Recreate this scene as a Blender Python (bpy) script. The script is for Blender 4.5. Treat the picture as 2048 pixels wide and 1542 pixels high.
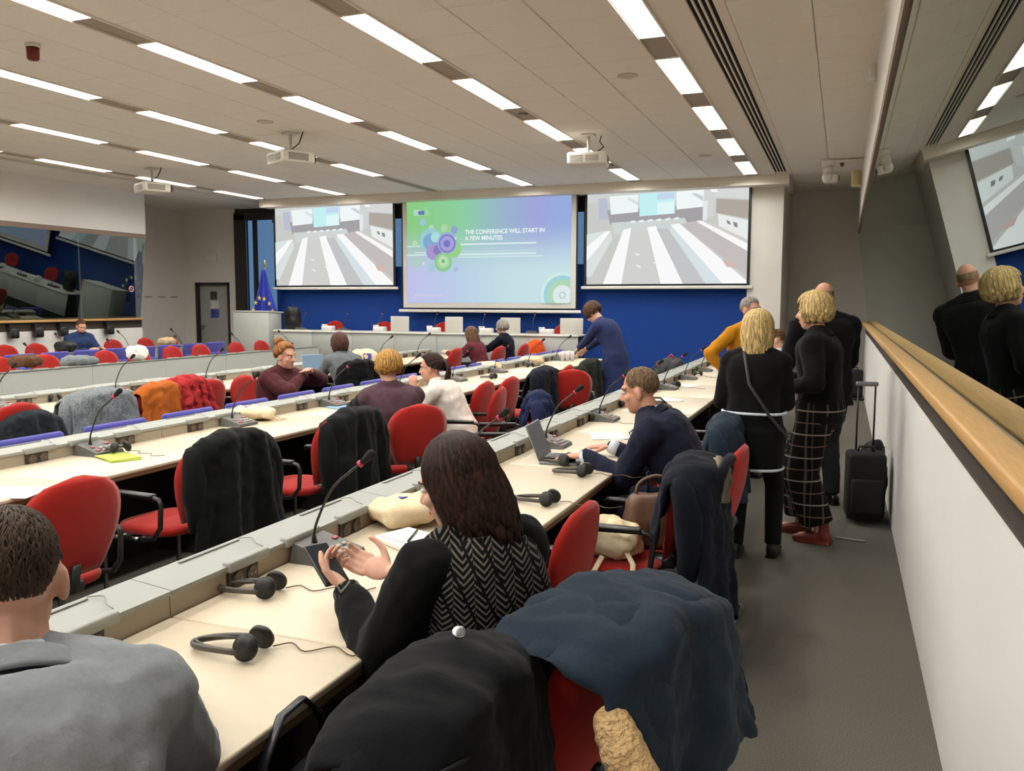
import bpy, bmesh, math, random
from mathutils import Vector as V, Matrix
for o in list(bpy.data.objects): bpy.data.objects.remove(o)
sc = bpy.context.scene
col = sc.collection
R = math.radians
rnd = random.Random(7)

# ---------------------------------------------------------------- camera
FPX = 1704.0
YAW, PITCH, ROLL, HCAM = R(21.155), R(5.60), R(0.145), 1.65
def cam_axes():
    c, s = math.cos(YAW), math.sin(YAW)
    fw, rt, up = V((-s, c, 0)), V((c, s, 0)), V((0, 0, 1))
    f2 = fw*math.cos(PITCH) - up*math.sin(PITCH)
    u2 = up*math.cos(PITCH) + fw*math.sin(PITCH)
    r3 = rt*math.cos(ROLL) + u2*math.sin(ROLL)
    u3 = u2*math.cos(ROLL) - rt*math.sin(ROLL)
    return r3, u3, f2
CR, CU, CF = cam_axes()
CAM = V((0, 0, HCAM))
cd = bpy.data.cameras.new('camera')
cd.sensor_fit = 'HORIZONTAL'; cd.sensor_width = 36.0; cd.lens = FPX/2048*36
cd.clip_start = 0.05; cd.clip_end = 200
co = bpy.data.objects.new('camera', cd); col.objects.link(co)
co.matrix_world = Matrix(((CR.x, CU.x, -CF.x, 0), (CR.y, CU.y, -CF.y, 0), (CR.z, CU.z, -CF.z, HCAM), (0, 0, 0, 1)))
sc.camera = co
def ray(u, v): return CR*((u-1024)/FPX) - CU*((v-771)/FPX) + CF
def atz(u, v, z):           # point of the room seen at a pixel on the level z
    d = ray(u, v); return CAM + d*((z-HCAM)/d.z)
def atx(u, v, x):
    d = ray(u, v); return CAM + d*(x/d.x)
def aty(u, v, y):
    d = ray(u, v); return CAM + d*(y/d.y)
def proj(p):
    d = V(p)-CAM; z = d.dot(CF)
    return (1024+FPX*d.dot(CR)/z, 771-FPX*d.dot(CU)/z, z)

# ---------------------------------------------------------------- world, exposure
w = bpy.data.worlds.new('dusk'); sc.world = w; w.use_nodes = True
w.node_tree.nodes['Background'].inputs[0].default_value = (0.23, 0.42, 0.68, 1)
w.node_tree.nodes['Background'].inputs[1].default_value = 0.6
sc.view_settings.view_transform = 'Standard'; sc.view_settings.look = 'None'
sc.view_settings.gamma = 1; sc.view_settings.use_curve_mapping = False
sc.view_settings.exposure = 0.0
LAMP = 46.0
sc.cycles.max_bounces = 8; sc.cycles.diffuse_bounces = 5; sc.cycles.glossy_bounces = 3
sc.cycles.sample_clamp_indirect = 6.0

# ---------------------------------------------------------------- materials
def lin(c): return c/12.92 if c <= .04045 else ((c+.055)/1.055)**2.4
def hexc(h, k=1.0):
    h = h.lstrip('#'); return tuple(lin(int(h[i:i+2], 16)/255)*k for i in (0, 2, 4)) + (1,)
MATS = {}
def mat(name, c, rough=.6, metal=0, spec=.4, noise=None, bump=None, emit=None, sheen=0, coat=0):
    """c = hex; noise=(scale, amount); bump=(scale, strength)"""
    if name in MATS: return MATS[name]
    m = bpy.data.materials.new(name); m.use_nodes = True; nt = m.node_tree; b = nt.nodes['Principled BSDF']
    c4 = hexc(c) if isinstance(c, str) else tuple(c)+(1,)*(4-len(c))
    b.inputs['Base Color'].default_value = c4; b.inputs['Roughness'].default_value = rough
    b.inputs['Metallic'].default_value = metal; b.inputs['Specular IOR Level'].default_value = spec
    if sheen: b.inputs['Sheen Weight'].default_value = sheen
    if coat: b.inputs['Coat Weight'].default_value = coat
    tc = None
    if noise or bump:
        tc = nt.nodes.new('ShaderNodeTexCoord')
    if noise:
        n = nt.nodes.new('ShaderNodeTexNoise'); n.inputs['Scale'].default_value = noise[0]; n.inputs['Detail'].default_value = 3
        mp = nt.nodes.new('ShaderNodeMapRange'); mp.inputs[1].default_value = .3; mp.inputs[2].default_value = .7
        mp.inputs[3].default_value = 1-noise[1]; mp.inputs[4].default_value = 1+noise[1]
        mx = nt.nodes.new('ShaderNodeMix'); mx.data_type = 'RGBA'; mx.blend_type = 'MULTIPLY'; mx.inputs[0].default_value = 1
        mx.inputs[6].default_value = c4
        if len(noise) > 2:
            mpp = nt.nodes.new('ShaderNodeMapping'); mpp.inputs['Scale'].default_value = noise[2]
            nt.links.new(tc.outputs['Object'], mpp.inputs[0]); nt.links.new(mpp.outputs[0], n.inputs['Vector'])
        else: nt.links.new(tc.outputs['Object'], n.inputs['Vector'])
        nt.links.new(n.outputs['Fac'], mp.inputs[0]); nt.links.new(mp.outputs[0], mx.inputs[7]); nt.links.new(mx.outputs[2], b.inputs['Base Color'])
    if bump:
        n2 = nt.nodes.new('ShaderNodeTexNoise'); n2.inputs['Scale'].default_value = bump[0]; n2.inputs['Detail'].default_value = 3
        bp = nt.nodes.new('ShaderNodeBump'); bp.inputs['Strength'].default_value = bump[1]; bp.inputs['Distance'].default_value = bump[2] if len(bump) > 2 else .01
        nt.links.new(tc.outputs['Object'], n2.inputs['Vector']); nt.links.new(n2.outputs['Fac'], bp.inputs['Height']); nt.links.new(bp.outputs[0], b.inputs['Normal'])
    if emit:
        b.inputs['Emission Color'].default_value = hexc(emit[0]) if isinstance(emit[0], str) else emit[0]
        b.inputs['Emission Strength'].default_value = emit[1]
    MATS[name] = m; return m
def glow(name, c, s):
    if name in MATS: return MATS[name]
    m = bpy.data.materials.new(name); m.use_nodes = True; nt = m.node_tree; nt.nodes.remove(nt.nodes['Principled BSDF'])
    e = nt.nodes.new('ShaderNodeEmission'); e.inputs[0].default_value = hexc(c) if isinstance(c, str) else c; e.inputs[1].default_value = s
    nt.links.new(e.outputs[0], nt.nodes['Material Output'].inputs[0]); MATS[name] = m; return m
def glass(name, tint, ior, extra=0.0, gcol=(1, 1, 1, 1)):
    m = bpy.data.materials.new(name); m.use_nodes = True; nt = m.node_tree; nt.nodes.remove(nt.nodes['Principled BSDF'])
    t = nt.nodes.new('ShaderNodeBsdfTransparent'); t.inputs[0].default_value = tint
    g = nt.nodes.new('ShaderNodeBsdfGlossy'); g.inputs[0].default_value = gcol; g.inputs['Roughness'].default_value = 0.0
    f = nt.nodes.new('ShaderNodeFresnel'); f.inputs[0].default_value = ior
    a = nt.nodes.new('ShaderNodeMath'); a.operation = 'ADD'; a.use_clamp = True; a.inputs[1].default_value = extra
    mx = nt.nodes.new('ShaderNodeMixShader')
    nt.links.new(f.outputs[0], a.inputs[0]); nt.links.new(a.outputs[0], mx.inputs[0]); nt.links.new(t.outputs[0], mx.inputs[1]); nt.links.new(g.outputs[0], mx.inputs[2])
    nt.links.new(mx.outputs[0], nt.nodes['Material Output'].inputs[0]); MATS[name] = m; return m

# ---------------------------------------------------------------- mesh builder
class MB:
    def __init__(s): s.v = []; s.f = []; s.sm = []; s.mi = []
    def add(s, vs, fs, smooth=False, mi=0):
        k = len(s.v); s.v += [tuple(p) for p in vs]
        for f in fs: s.f.append([i+k for i in f]); s.sm.append(smooth); s.mi.append(mi)
        return s
    def box(s, c, d, M=None, mi=0):
        x, y, z = d[0]/2, d[1]/2, d[2]/2
        vs = [V((a*x, b*y, e*z)) for a in (-1, 1) for b in (-1, 1) for e in (-1, 1)]
        c = V(c); vs = [(M @ p if M else p)+c for p in vs]
        return s.add(vs, [(0, 1, 3, 2), (4, 6, 7, 5), (0, 4, 5, 1), (2, 3, 7, 6), (0, 2, 6, 4), (1, 5, 7, 3)], False, mi)
    def bb(s, a, b, mi=0):     # box from two corners
        a, b = V(a), V(b); return s.box((a+b)/2, [abs(t) for t in (b-a)], None, mi)
    def rbox(s, c, d, r, seg=2, M=None, mi=0, smooth=True):
        bm = bmesh.new(); bmesh.ops.create_cube(bm, size=1)
        for v in bm.verts: v.co = V((v.co.x*d[0], v.co.y*d[1], v.co.z*d[2]))
        bmesh.ops.bevel(bm, geom=bm.edges[:], offset=r, segments=seg, profile=.5, affect='EDGES')
        c = V(c); vs = [(M @ v.co if M else v.co)+c for v in bm.verts]; bm.verts.index_update()
        fs = [[v.index for v in f.verts] for f in bm.faces]; bm.free(); return s.add(vs, fs, smooth, mi)
    def tube(s, pts, r, n=8, caps=True, mi=0, up=None, flat=1.0, closed=False):
        pts = [V(p) for p in pts]; m = len(pts); rs = r if isinstance(r, (list, tuple)) else [r]*m
        vs = []; prev = None
        for i in range(m):
            if closed: t = pts[(i+1) % m]-pts[i-1]
            else: t = pts[min(i+1, m-1)]-pts[max(i-1, 0)]
            if t.length < 1e-9: t = V((0, 0, 1))
            t.normalize()
            if prev is None:
                a = V(up) if up else (V((0, 0, 1)) if abs(t.z) < .9 else V((1, 0, 0)))
            else: a = prev
            a = a-t*a.dot(t)
            if a.length < 1e-6: a = V((1, 0, 0))-t*t.x
            a.normalize(); b = t.cross(a); prev = a
            for k in range(n):
                an = 2*math.pi*k/n; vs.append(pts[i]+a*(rs[i]*math.cos(an)*flat)+b*(rs[i]*math.sin(an)))
        fs = []
        for i in range(m if closed else m-1):
            for k in range(n):
                a0 = i*n+k; a1 = i*n+(k+1) % n; j = ((i+1) % m)*n
                fs.append((a0, a1, j+(k+1) % n, j+k))
        if caps and not closed: fs.append(list(range(n))[::-1]); fs.append([(m-1)*n+k for k in range(n)])
        return s.add(vs, fs, True, mi)
    def cap(s, p0, p1, r0, r1, n=10, mi=0):     # tapered capsule
        p0, p1 = V(p0), V(p1); d = p1-p0; L = d.length
        d = d/L if L > 1e-6 else V((0, 0, 1))
        pts = []; rs = []
        for a in (80, 55, 28, 0): pts.append(p0-d*r0*math.sin(R(a))); rs.append(max(r0*math.cos(R(a)), 1e-4))
        for a in (0, 28, 55, 80): pts.append(p1+d*r1*math.sin(R(a))); rs.append(max(r1*math.cos(R(a)), 1e-4))
        if L < 1e-6: pts.pop(3); rs.pop(3)
        return s.tube(pts, rs, n, True, mi)
    def ell(s, c, r, M=None, nu=14, nv=9, mi=0):
        c = V(c); vs = []; fs = []
        P = lambda x, y, z: (M @ V((x*r[0], y*r[1], z*r[2])) if M else V((x*r[0], y*r[1], z*r[2])))+c
        vs.append(P(0, 0, 1))
        for j in range(1, nv):
            t = math.pi*j/nv
            for k in range(nu): a = 2*math.pi*k/nu; vs.append(P(math.sin(t)*math.cos(a), math.sin(t)*math.sin(a), math.cos(t)))
        vs.append(P(0, 0, -1))
        for k in range(nu): fs.append((0, 1+k, 1+(k+1) % nu))
        for j in range(nv-2):
            for k in range(nu): a = 1+j*nu; fs.append((a+k, a+nu+k, a+nu+(k+1) % nu, a+(k+1) % nu))
        a = 1+(nv-2)*nu
        for k in range(nu): fs.append((a+k, len(vs)-1, a+(k+1) % nu))
        return s.add(vs, fs, True, mi)
    def loft(s, rings, caps=True, mi=0, closed=True):   # rings: equal-length point lists
        n = len(rings[0]); vs = [p for r in rings for p in r]; fs = []
        for i in range(len(rings)-1):
            for k in range(n if closed else n-1): fs.append((i*n+k, i*n+(k+1) % n, (i+1)*n+(k+1) % n, (i+1)*n+k))
        if caps and closed: fs.append(list(range(n))[::-1]); fs.append([(len(rings)-1)*n+k for k in range(n)])
        return s.add(vs, fs, True, mi)
    def prism(s, poly, h, o=(0, 0, 0), ax=(1, 0, 0), ay=(0, 0, 1), an=(0, -1, 0), mi=0):   # flat outline, depth h along an
        o, ax, ay, an = V(o), V(ax), V(ay), V(an); n = len(poly)
        a = [o+ax*x+ay*y for x, y in poly]; b = [p+an*h for p in a]
        fs = [list(range(n)), [n+k for k in range(n)][::-1]]+[(k, n+k, n+(k+1) % n, (k+1) % n) for k in range(n)]
        return s.add(a+b, fs, False, mi)
    def grid(s, fn, nu, nv, mi=0):
        vs = [fn(i/nu, j/nv) for j in range(nv+1) for i in range(nu+1)]
        fs = [(j*(nu+1)+i, j*(nu+1)+i+1, (j+1)*(nu+1)+i+1, (j+1)*(nu+1)+i) for j in range(nv) for i in range(nu)]
        return s.add(vs, fs, True, mi)
    def mesh(s, name, mats):
        me = bpy.data.meshes.new(name); me.from_pydata(s.v, [], s.f)
        me.polygons.foreach_set('use_smooth', s.sm); me.polygons.foreach_set('material_index', s.mi)
        for m in (mats if isinstance(mats, (list, tuple)) else [mats]): me.materials.append(m)
        me.update(); return me
    def build(s, name, mats, parent=None, loc=None, rot=None):
        me = s.mesh(name, mats); bm = bmesh.new(); bm.from_mesh(me); bmesh.ops.recalc_face_normals(bm, faces=bm.faces[:]); bm.to_mesh(me); bm.free()
        return link(name, me, parent, loc, rot)
def link(name, me, parent=None, loc=None, rot=None):
    o = bpy.data.objects.new(name, me); col.objects.link(o)
    if parent: o.parent = parent
    if loc is not None: o.location = loc
    if rot is not None: o.rotation_euler = rot if isinstance(rot, (tuple, list)) else (0, 0, rot)
    return o
def tag(o, label=None, cat=None, group=None, kind=None):
    if label: o['label'] = label
    if cat: o['category'] = cat
    if group: o['group'] = group
    if kind: o['kind'] = kind
    return o
def empty(name, loc=(0, 0, 0), rz=0, label=None, cat=None, group=None):
    o = bpy.data.objects.new(name, None); col.objects.link(o); o.location = loc; o.rotation_euler = (0, 0, rz); o.empty_display_size = .1
    return tag(o, label, cat, group)
def copy_tree(o, parent=None):
    c = o.copy(); col.objects.link(c); c.parent = parent
    for ch in [x for x in bpy.data.objects if x.parent == o]: copy_tree(ch, c)
    return c
def struct(o): o['kind'] = 'structure'; return o
def mods(o, solid=None, sub=0, voxel=None, smooth=0, disp=None):
    if solid: m = o.modifiers.new('solid', 'SOLIDIFY'); m.thickness = solid; m.offset = 0
    if voxel: m = o.modifiers.new('remesh', 'REMESH'); m.mode = 'VOXEL'; m.voxel_size = voxel; m.use_smooth_shade = True
    if smooth: m = o.modifiers.new('smooth', 'SMOOTH'); m.factor = .5; m.iterations = smooth
    if sub: m = o.modifiers.new('sub', 'SUBSURF'); m.levels = sub; m.render_levels = sub
    for size, st in ([] if not disp else [disp[:2]]+([disp[2:]] if len(disp) > 2 else [])):
        nm = 'folds_%s' % size
        t = bpy.data.textures.get(nm) or bpy.data.textures.new(nm, 'CLOUDS'); t.noise_scale = size; t.noise_depth = 1
        m = o.modifiers.new('folds', 'DISPLACE'); m.texture = t; m.strength = st; m.mid_level = .5; m.texture_coords = 'LOCAL'
    return o
def smoothp(pts, n=4):       # Catmull-Rom through the points
    P = [V(p) for p in pts]; P = [P[0]*2-P[1]]+P+[P[-1]*2-P[-2]]; out = []
    for i in range(1, len(P)-2):
        a, b, c, d = P[i-1:i+3]
        for k in range(n):
            t = k/n; out.append(.5*((2*b)+(c-a)*t+(2*a-5*b+4*c-d)*t*t+(3*b-a-3*c+d)*t**3))
    return out+[P[-2]]
def arc(c, r, a0, a1, n, ax=(1, 0, 0), ay=(0, 0, 1)):
    c, ax, ay = V(c), V(ax), V(ay); return [c+ax*(r*math.cos(R(a0+(a1-a0)*i/n)))+ay*(r*math.sin(R(a0+(a1-a0)*i/n))) for i in range(n+1)]
def text_mesh(s, size, name='lettering', bold=False):
    cu = bpy.data.curves.new(name, 'FONT'); cu.body = s; cu.size = size; cu.extrude = .001
    if bold: cu.offset = size*.02
    o = bpy.data.objects.new(name, cu); col.objects.link(o); bpy.context.view_layer.update()
    me = bpy.data.meshes.new_from_object(o.evaluated_get(bpy.context.evaluated_depsgraph_get())); bpy.data.objects.remove(o); return me
ORD = ['first', 'second', 'third', 'fourth', 'fifth', 'sixth', 'seventh', 'eighth', 'ninth', 'tenth', 'eleventh', 'twelfth', 'thirteenth', 'fourteenth']
# ================================================================ the room
CZ = 3.85; MID = -6.6525
def mir(x): return 2*MID-x
M_floor = mat('carpet', '#625e57', .95, spec=.1, noise=(180, .32), bump=(260, .5, .004))
M_tile = mat('ceiling_tile', '#efe9df', .9, spec=.1, noise=(60, .03), bump=(140, .12, .003))
M_ceil = mat('ceiling_metal', '#e9e0d2', .7, spec=.2)
M_strip = mat('strip_panel', '#a2978a', .75, spec=.2, noise=(300, .06))
M_wall = mat('wall_paint', '#e4dfd7', .85, spec=.2, noise=(3, .02))
M_white = mat('white_panel', '#e6e3dd', .6, spec=.25, noise=(2, .015))
M_oak = mat('oak_rail', '#c49a62', .45, noise=(9, .10, (14, .6, 14)))
M_dark = mat('dark_recess', '#3a322b', .7)
M_brown = mat('brown_beam', '#7d6a5c', .6)
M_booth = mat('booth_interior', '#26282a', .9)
M_blue = mat('blue_partition', '#1d3f88', .8, spec=.15, noise=(250, .10))
M_frame = mat('window_frame', '#2a2420', .6)
M_grey = mat('desk_grey', '#b0b3ac', .55, spec=.3)
M_black = mat('black_plastic', '#151515', .5)
M_whiteplastic = mat('white_plastic', '#e6e2da', .45)
G_booth = glass('booth_glass', (.55, .62, .60, 1), 2.0, .20, (.86, .93, .90, 1))
G_boothl = glass('booth_glass_far', (.42, .5, .48, 1), 1.5, .13, (.8, .9, .86, 1))
G_win = glass('window_glass', (.85, .9, .95, 1), 1.45)

floor = struct(MB().bb((-15.7, -4.2, -.1), (2.4, 18.7, 0)).build('floor', M_floor))
ceiling = struct(MB().bb((-15.7, -4.2, CZ+.025), (2.4, 18.7, CZ+.15)).build('ceiling', M_ceil))
SX = [-1.565-2.035*i for i in range(6)]
TW = .235
# tiles: one mesh, 300 single pieces that show largest, the rest joined
def tile_mesh(wx, wy):
    a, b, t, e = wx/2-.003, wy/2-.003, .022, .006
    m = MB(); vs = [(-a, -b, t), (a, -b, t), (a, b, t), (-a, b, t), (-a, -b, e), (a, -b, e), (a, b, e), (-a, b, e), (-a+e, -b+e, 0), (a-e, -b+e, 0), (a-e, b-e, 0), (-a+e, b-e, 0)]
    fs = [(0, 4, 5, 1), (1, 5, 6, 2), (2, 6, 7, 3), (3, 7, 4, 0), (4, 8, 9, 5), (5, 9, 10, 6), (6, 10, 11, 7), (7, 11, 8, 4), (8, 11, 10, 9), (0, 1, 2, 3)]
    return m.add(vs, fs)
tiles = []
cols = [SX[i]-TW/2-.3-.6*j for i in range(5) for j in range(3)] + [-.9+.3-.0, -.9+.9-.0+.02]
cols = [c for c in cols] ; cols[-2:] = [-.6, 0.0]
cols += [mir(-.6), mir(0.0)]
for cx in cols:
    for r in range(33):
        y = 15.63-.3-.6*r
        if cx > -1 or cx < -12.3: y += 2.4      # border fields run on to the end walls
        tiles.append((cx, y))
def tile_size(t):
    x, y = t; d = V((x, y, CZ))-CAM
    if d.dot(CF) < .5: return 0
    u, v, z = proj((x, y, CZ))
    if not (-150 < u < 2198 and -150 < v < 1600): return 0
    return 1/(z**3)
tiles.sort(key=tile_size, reverse=True)
tme = tile_mesh(.6, .6).mesh('ceiling_tile', M_tile)
for x, y in tiles[:300]: link('ceiling_tile', tme, ceiling, (x, y, CZ))
rest = MB(); tm = tile_mesh(.6, .6)
for x, y in tiles[300:]: rest.add([(a+x, b+y, c+CZ) for a, b, c in tm.v], tm.f)
tag(rest.build('ceiling_tiles', M_tile, ceiling), kind='stuff')

# luminaire strips
LY = [5.9+2.03*k for k in range(-4, 5)]; LL = 1.37
STRIPW = ['strip nearest the right-hand glass', 'second strip from the right-hand glass', 'third strip from the right-hand glass',
          'fourth strip from the right-hand glass', 'fifth strip from the right-hand glass', 'strip farthest from the right-hand glass']
def lamp_parts():
    f = MB(); w = .215; L = LL
    for sx in (-1, 1): f.box((sx*(w/2+.004), 0, .012), (.012, L, .03))
    for sy in (-1, 1): f.box((0, sy*(L/2-.004), .012), (w, .012, .03))
    d = MB().box((0, 0, .018), (w, L-.016, .006))
    l = MB()
    for i in range(1, 24): l.box((0, -L/2+L*i/24, .008), (w, .003, .012))
    return f.mesh('frame', M_ceil), d.mesh('diffuser', glow('tube_light', (1, .98, .935, 1), LAMP)), l.mesh('louvre', mat('louvre', '#f2efe8', .3))
fme, dme, lme = lamp_parts()
for i, x in enumerate(SX):
    tr = MB()
    for sx in (-1, 1): tr.box((x+sx*(TW/2+.004), 5.7, CZ-.006), (.016, 19.6, .02))
    tr.build('strip_trim', M_ceil, ceiling)
    for k, y in enumerate(LY):
        if i == 3 and k == 8: continue
        n = 8-k
        t = empty('ceiling_light', (x, y+LL/2, CZ-.004), 0, '%s lit ceiling light from the front in the %s' % (ORD[n].capitalize(), STRIPW[i]), 'ceiling light', 'recessed ceiling lights')
        link('frame', fme, t); link('diffuser', dme, t)
        if tile_size((x, y+LL/2)) > 0: link('louvre', lme, t)
        g = MB().box((x, y+LL+.33, CZ+.012), (TW, .66 if not (i == 3 and k == 7) else 2.03+.66, .012))
        if i == 3 and k == 7: g = MB().box((x, 14.5, CZ+.012), (TW, 2.3, .012))
        g.build('strip_panel', M_strip, ceiling)
# smooth metal bands beside the outer strips, slot air diffusers
for s in (0, 1):
    f = (lambda x: x) if s == 0 else mir
    MB().bb((f(-1.437), -4, CZ+.002), (f(-1.175), 15.63, CZ+.02)).build('metal_band', M_ceil, ceiling)
    MB().bb((f(-.965), -4, CZ+.002), (f(-.90), 15.63, CZ+.02)).build('metal_band', M_ceil, ceiling)
    d = empty('slot_diffuser', (f(-1.07), 5.6, CZ), 0, 'Long black slotted air diffuser in the ceiling beside the %s' % ('right-hand light strip' if s == 0 else 'far left light strip'), 'air diffuser')
    MB().box((0, 0, .02), (.205, 19.6, .008)).build('slot_back', mat('slot_black', '#0a0a0a', .9), d)
    for j in range(5): MB().box((-.1+.05*j, 0, .006), (.014, 19.6, .02)).build('blade', M_ceil, d)
# dropped front ceiling
b = MB(); b.bb((-11.98, 15.63, 3.69), (-.95, 17.2, CZ+.03)); struct(b.build('trim_1', M_ceil))
# walls
def wall(name, a, b, m=None): return struct(MB().bb(a, b).build(name, m or M_wall))
wall('wall_back', (-15.7, -4.3, 0), (2.4, -4.15, 4))
wall('wall_front_right', (-1.1, 18.4, 0), (2.4, 18.6, 4))
wall('wall_column', (-1.64, 16.0, 0), (-1.05, 18.5, CZ+.02))
wall('wall_left', (-15.6, 13.9, 0), (-15.4, 17.3, 4))
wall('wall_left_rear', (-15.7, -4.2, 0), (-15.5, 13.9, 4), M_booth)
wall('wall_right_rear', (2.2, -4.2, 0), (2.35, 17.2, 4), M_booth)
wall('wall_right_end', (2.2, 17.2, 0), (2.35, 18.5, 4))
# front wall left of the windows, with the door opening
wl = MB(); wl.bb((-15.4, 17.1, 0), (-15.07, 17.3, 4)); wl.bb((-14.05, 17.1, 0), (-13.75, 17.3, 4)); wl.bb((-15.07, 17.1, 2.09), (-14.05, 17.3, 4))
struct(wl.build('wall_front_left', M_wall))
door = struct(MB().bb((-15.03, 17.16, .01), (-14.09, 17.2, 2.05)).build('door_1', mat('door_grey', '#a5a49e', .6)))
df = MB(); df.bb((-15.09, 17.08, 0), (-15.01, 17.22, 2.09)); df.bb((-14.11, 17.08, 0), (-14.05, 17.22, 2.09)); df.bb((-15.09, 17.08, 2.04), (-14.05, 17.22, 2.11)); df.build('door_frame', M_frame, door)
h = MB(); h.tube([(-14.93, 17.16, 1.05), (-14.93, 17.10, 1.05), (-14.80, 17.10, 1.05)], .012, 8); h.rbox((-14.93, 17.15, 1.03), (.04, .02, .2), .008, 1); h.build('door_handle', mat('steel', '#9a9a98', .3, 1), door)
for nm, z0, z1, m, lb in (('poster', 1.69, 1.89, mat('poster_dark', '#3c4038', .7, noise=(14, .9)), 'Dark printed notice at the top of the grey door'),
                          ('poster', 1.47, 1.66, mat('poster_white', '#d8d8d2', .7, noise=(25, .3)), 'White printed notice in the middle of the grey door'),
                          ('poster', 1.24, 1.45, mat('poster_blue', '#3a4a9a', .7, noise=(18, .6)), 'Blue printed notice lowest on the grey door')):
    o = MB(); o.bb((-14.69, 17.155, z0), (-14.49 if z0 > 1.6 else -14.44, 17.16, z1)); tag(o.build(nm, m), lb, 'notice')
p = MB(); p.rbox((-14.55, 17.08, 2.71), (.30, .04, .17), .012, 2); tag(p.build('wall_sign', M_white), 'Small pale box sign on the wall above the grey door', 'sign')
# red dashed safety line on the left wall
dl = struct(MB().bb((-15.4, 14.0, 1.742), (-15.397, 14.02, 1.758)).build('trim_2', mat('dash_red', '#a8908a', .7)))
for i in range(7): MB().bb((-15.4, 14.05+.42*i, 1.735), (-15.396, 14.05+.42*i+.25, 1.765)).build('dash', MATS['dash_red'], dl)
# window band behind the screens
win = struct(MB().bb((-13.75, 17.0, 3.74), (-1.64, 17.1, 3.86)).build('window_1', M_frame))
fr = MB()
fr.bb((-13.75, 16.95, 3.58), (-1.64, 17.1, 3.76)); fr.bb((-13.75, 16.95, 1.1), (-13.45, 17.1, 3.7)); fr.bb((-13.75, 16.95, 1.1), (-1.64, 17.1, 1.25))
fr.bb((-13.22, 16.97, 1.2), (-13.16, 17.08, 3.6))
for x in (-11.0, -8.9, -6.7, -4.95, -3.2): fr.bb((x-.05, 16.97, 1.2), (x+.05, 17.08, 3.6))
fr.build('window_frame', M_frame, win)
xs = [-13.45, -13.19, -11.0, -8.9, -6.7, -4.95, -3.2, -1.64]
for a, b2 in zip(xs, xs[1:]): MB().bb((a, 17.02, 1.22), (b2, 17.03, 3.6)).build('pane', G_win, win)
wall('wall_front', (-13.75, 17.0, 0), (-1.64, 17.2, 1.15))
struct(MB().bb((-11.95, 16.15, 0), (-1.47, 16.3, 2.39)).build('wall_blue', M_blue))
hb = MB(); hb.bb((-12.0, 16.1, 3.4), (-1.66, 16.2, 3.7)); hb.build('screen_recess', mat('recess_black', '#14151a', .8), bpy.data.objects['wall_blue'])

# interpreter booths: low wall, dark recess, oak rail, leaning glass, soffit
def booth(side, y1):
    f = (lambda x: x) if side == 'right' else mir
    root = struct(MB().bb((f(.39), -4.2, 0), (f(.49), y1, 1.10)).build('wall_'+side+'_booth', M_white))
    MB().bb((f(.40), -4.2, 1.10), (f(.56), y1, 1.25)).build('recess', M_dark, root)
    MB().rbox(((f(.325)+f(.425))/2, (y1-4.2)/2, 1.279), (.10, y1+4.2, .046), .008, 2).build('rail', M_oak, root)
    MB().bb((f(.4255), -4.2, 1.25), (f(.50), y1, 1.294)).build('ledge', mat('ledge_grey', '#a79a86', .5), root)
    MB().bb((f(.205), -4.2, 3.02), (f(.27), y1, CZ+.02)).build('soffit', M_white if side == 'left' else M_wall, root)
    MB().bb((f(.195), -4.2, 2.93), (f(.265), y1, 3.02)).build('top_beam', M_brown, root)
    # glass: bottom further back than the top
    gb, gt = .432, .212
    g = struct(MB().build('window_2' if side == 'right' else 'window_3', M_frame))
    n = 5; L = (y1+4.2)/n
    for i in range(n):
        ya, yb = -4.2+L*i+.002, -4.2+L*(i+1)-.002
        q = MB().add([(f(gb), ya, 1.29), (f(gb), yb, 1.29), (f(gt), yb, 2.94), (f(gt), ya, 2.94)], [(3, 2, 1, 0) if side == 'right' else (0, 1, 2, 3)])      # normals towards the room
        link('pane', q.mesh('pane', G_booth if side == 'right' else G_boothl), root)
    bpy.data.objects.remove(g)
    MB().bb((f(.5), y1-.05, 0), (f(2.2) if side == 'right' else f(2.0), y1, CZ)).build('end_wall', M_wall, root)
    MB().bb((f(.3), y1-.05, 3.0), (f(.55), y1, CZ)).build('end_wall', M_wall, root)
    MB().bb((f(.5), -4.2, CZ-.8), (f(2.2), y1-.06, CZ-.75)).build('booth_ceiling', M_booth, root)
    return root
booth('right', 17.2); booth('left', 13.9)
nb = MB(); nb.tube(arc((0, 0, 0), .055, 0, 360, 20, (0, 1, 0), (0, 0, 1))[:-1], .012, 6, closed=True); nb.tube([(0, -.04, .04), (0, .04, -.04)], .012, 6)
tag(nb.build('no_entry_sticker', mat('sticker_pink', '#d89aa0', .6), None, tuple(aty(243, 578, 13.6)-V((-.0, 0, 0)))), 'Round pink prohibition sticker at the end of the left booth glass', 'sticker')
bpy.data.objects['no_entry_sticker'].location.x = mir(.345)
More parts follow.
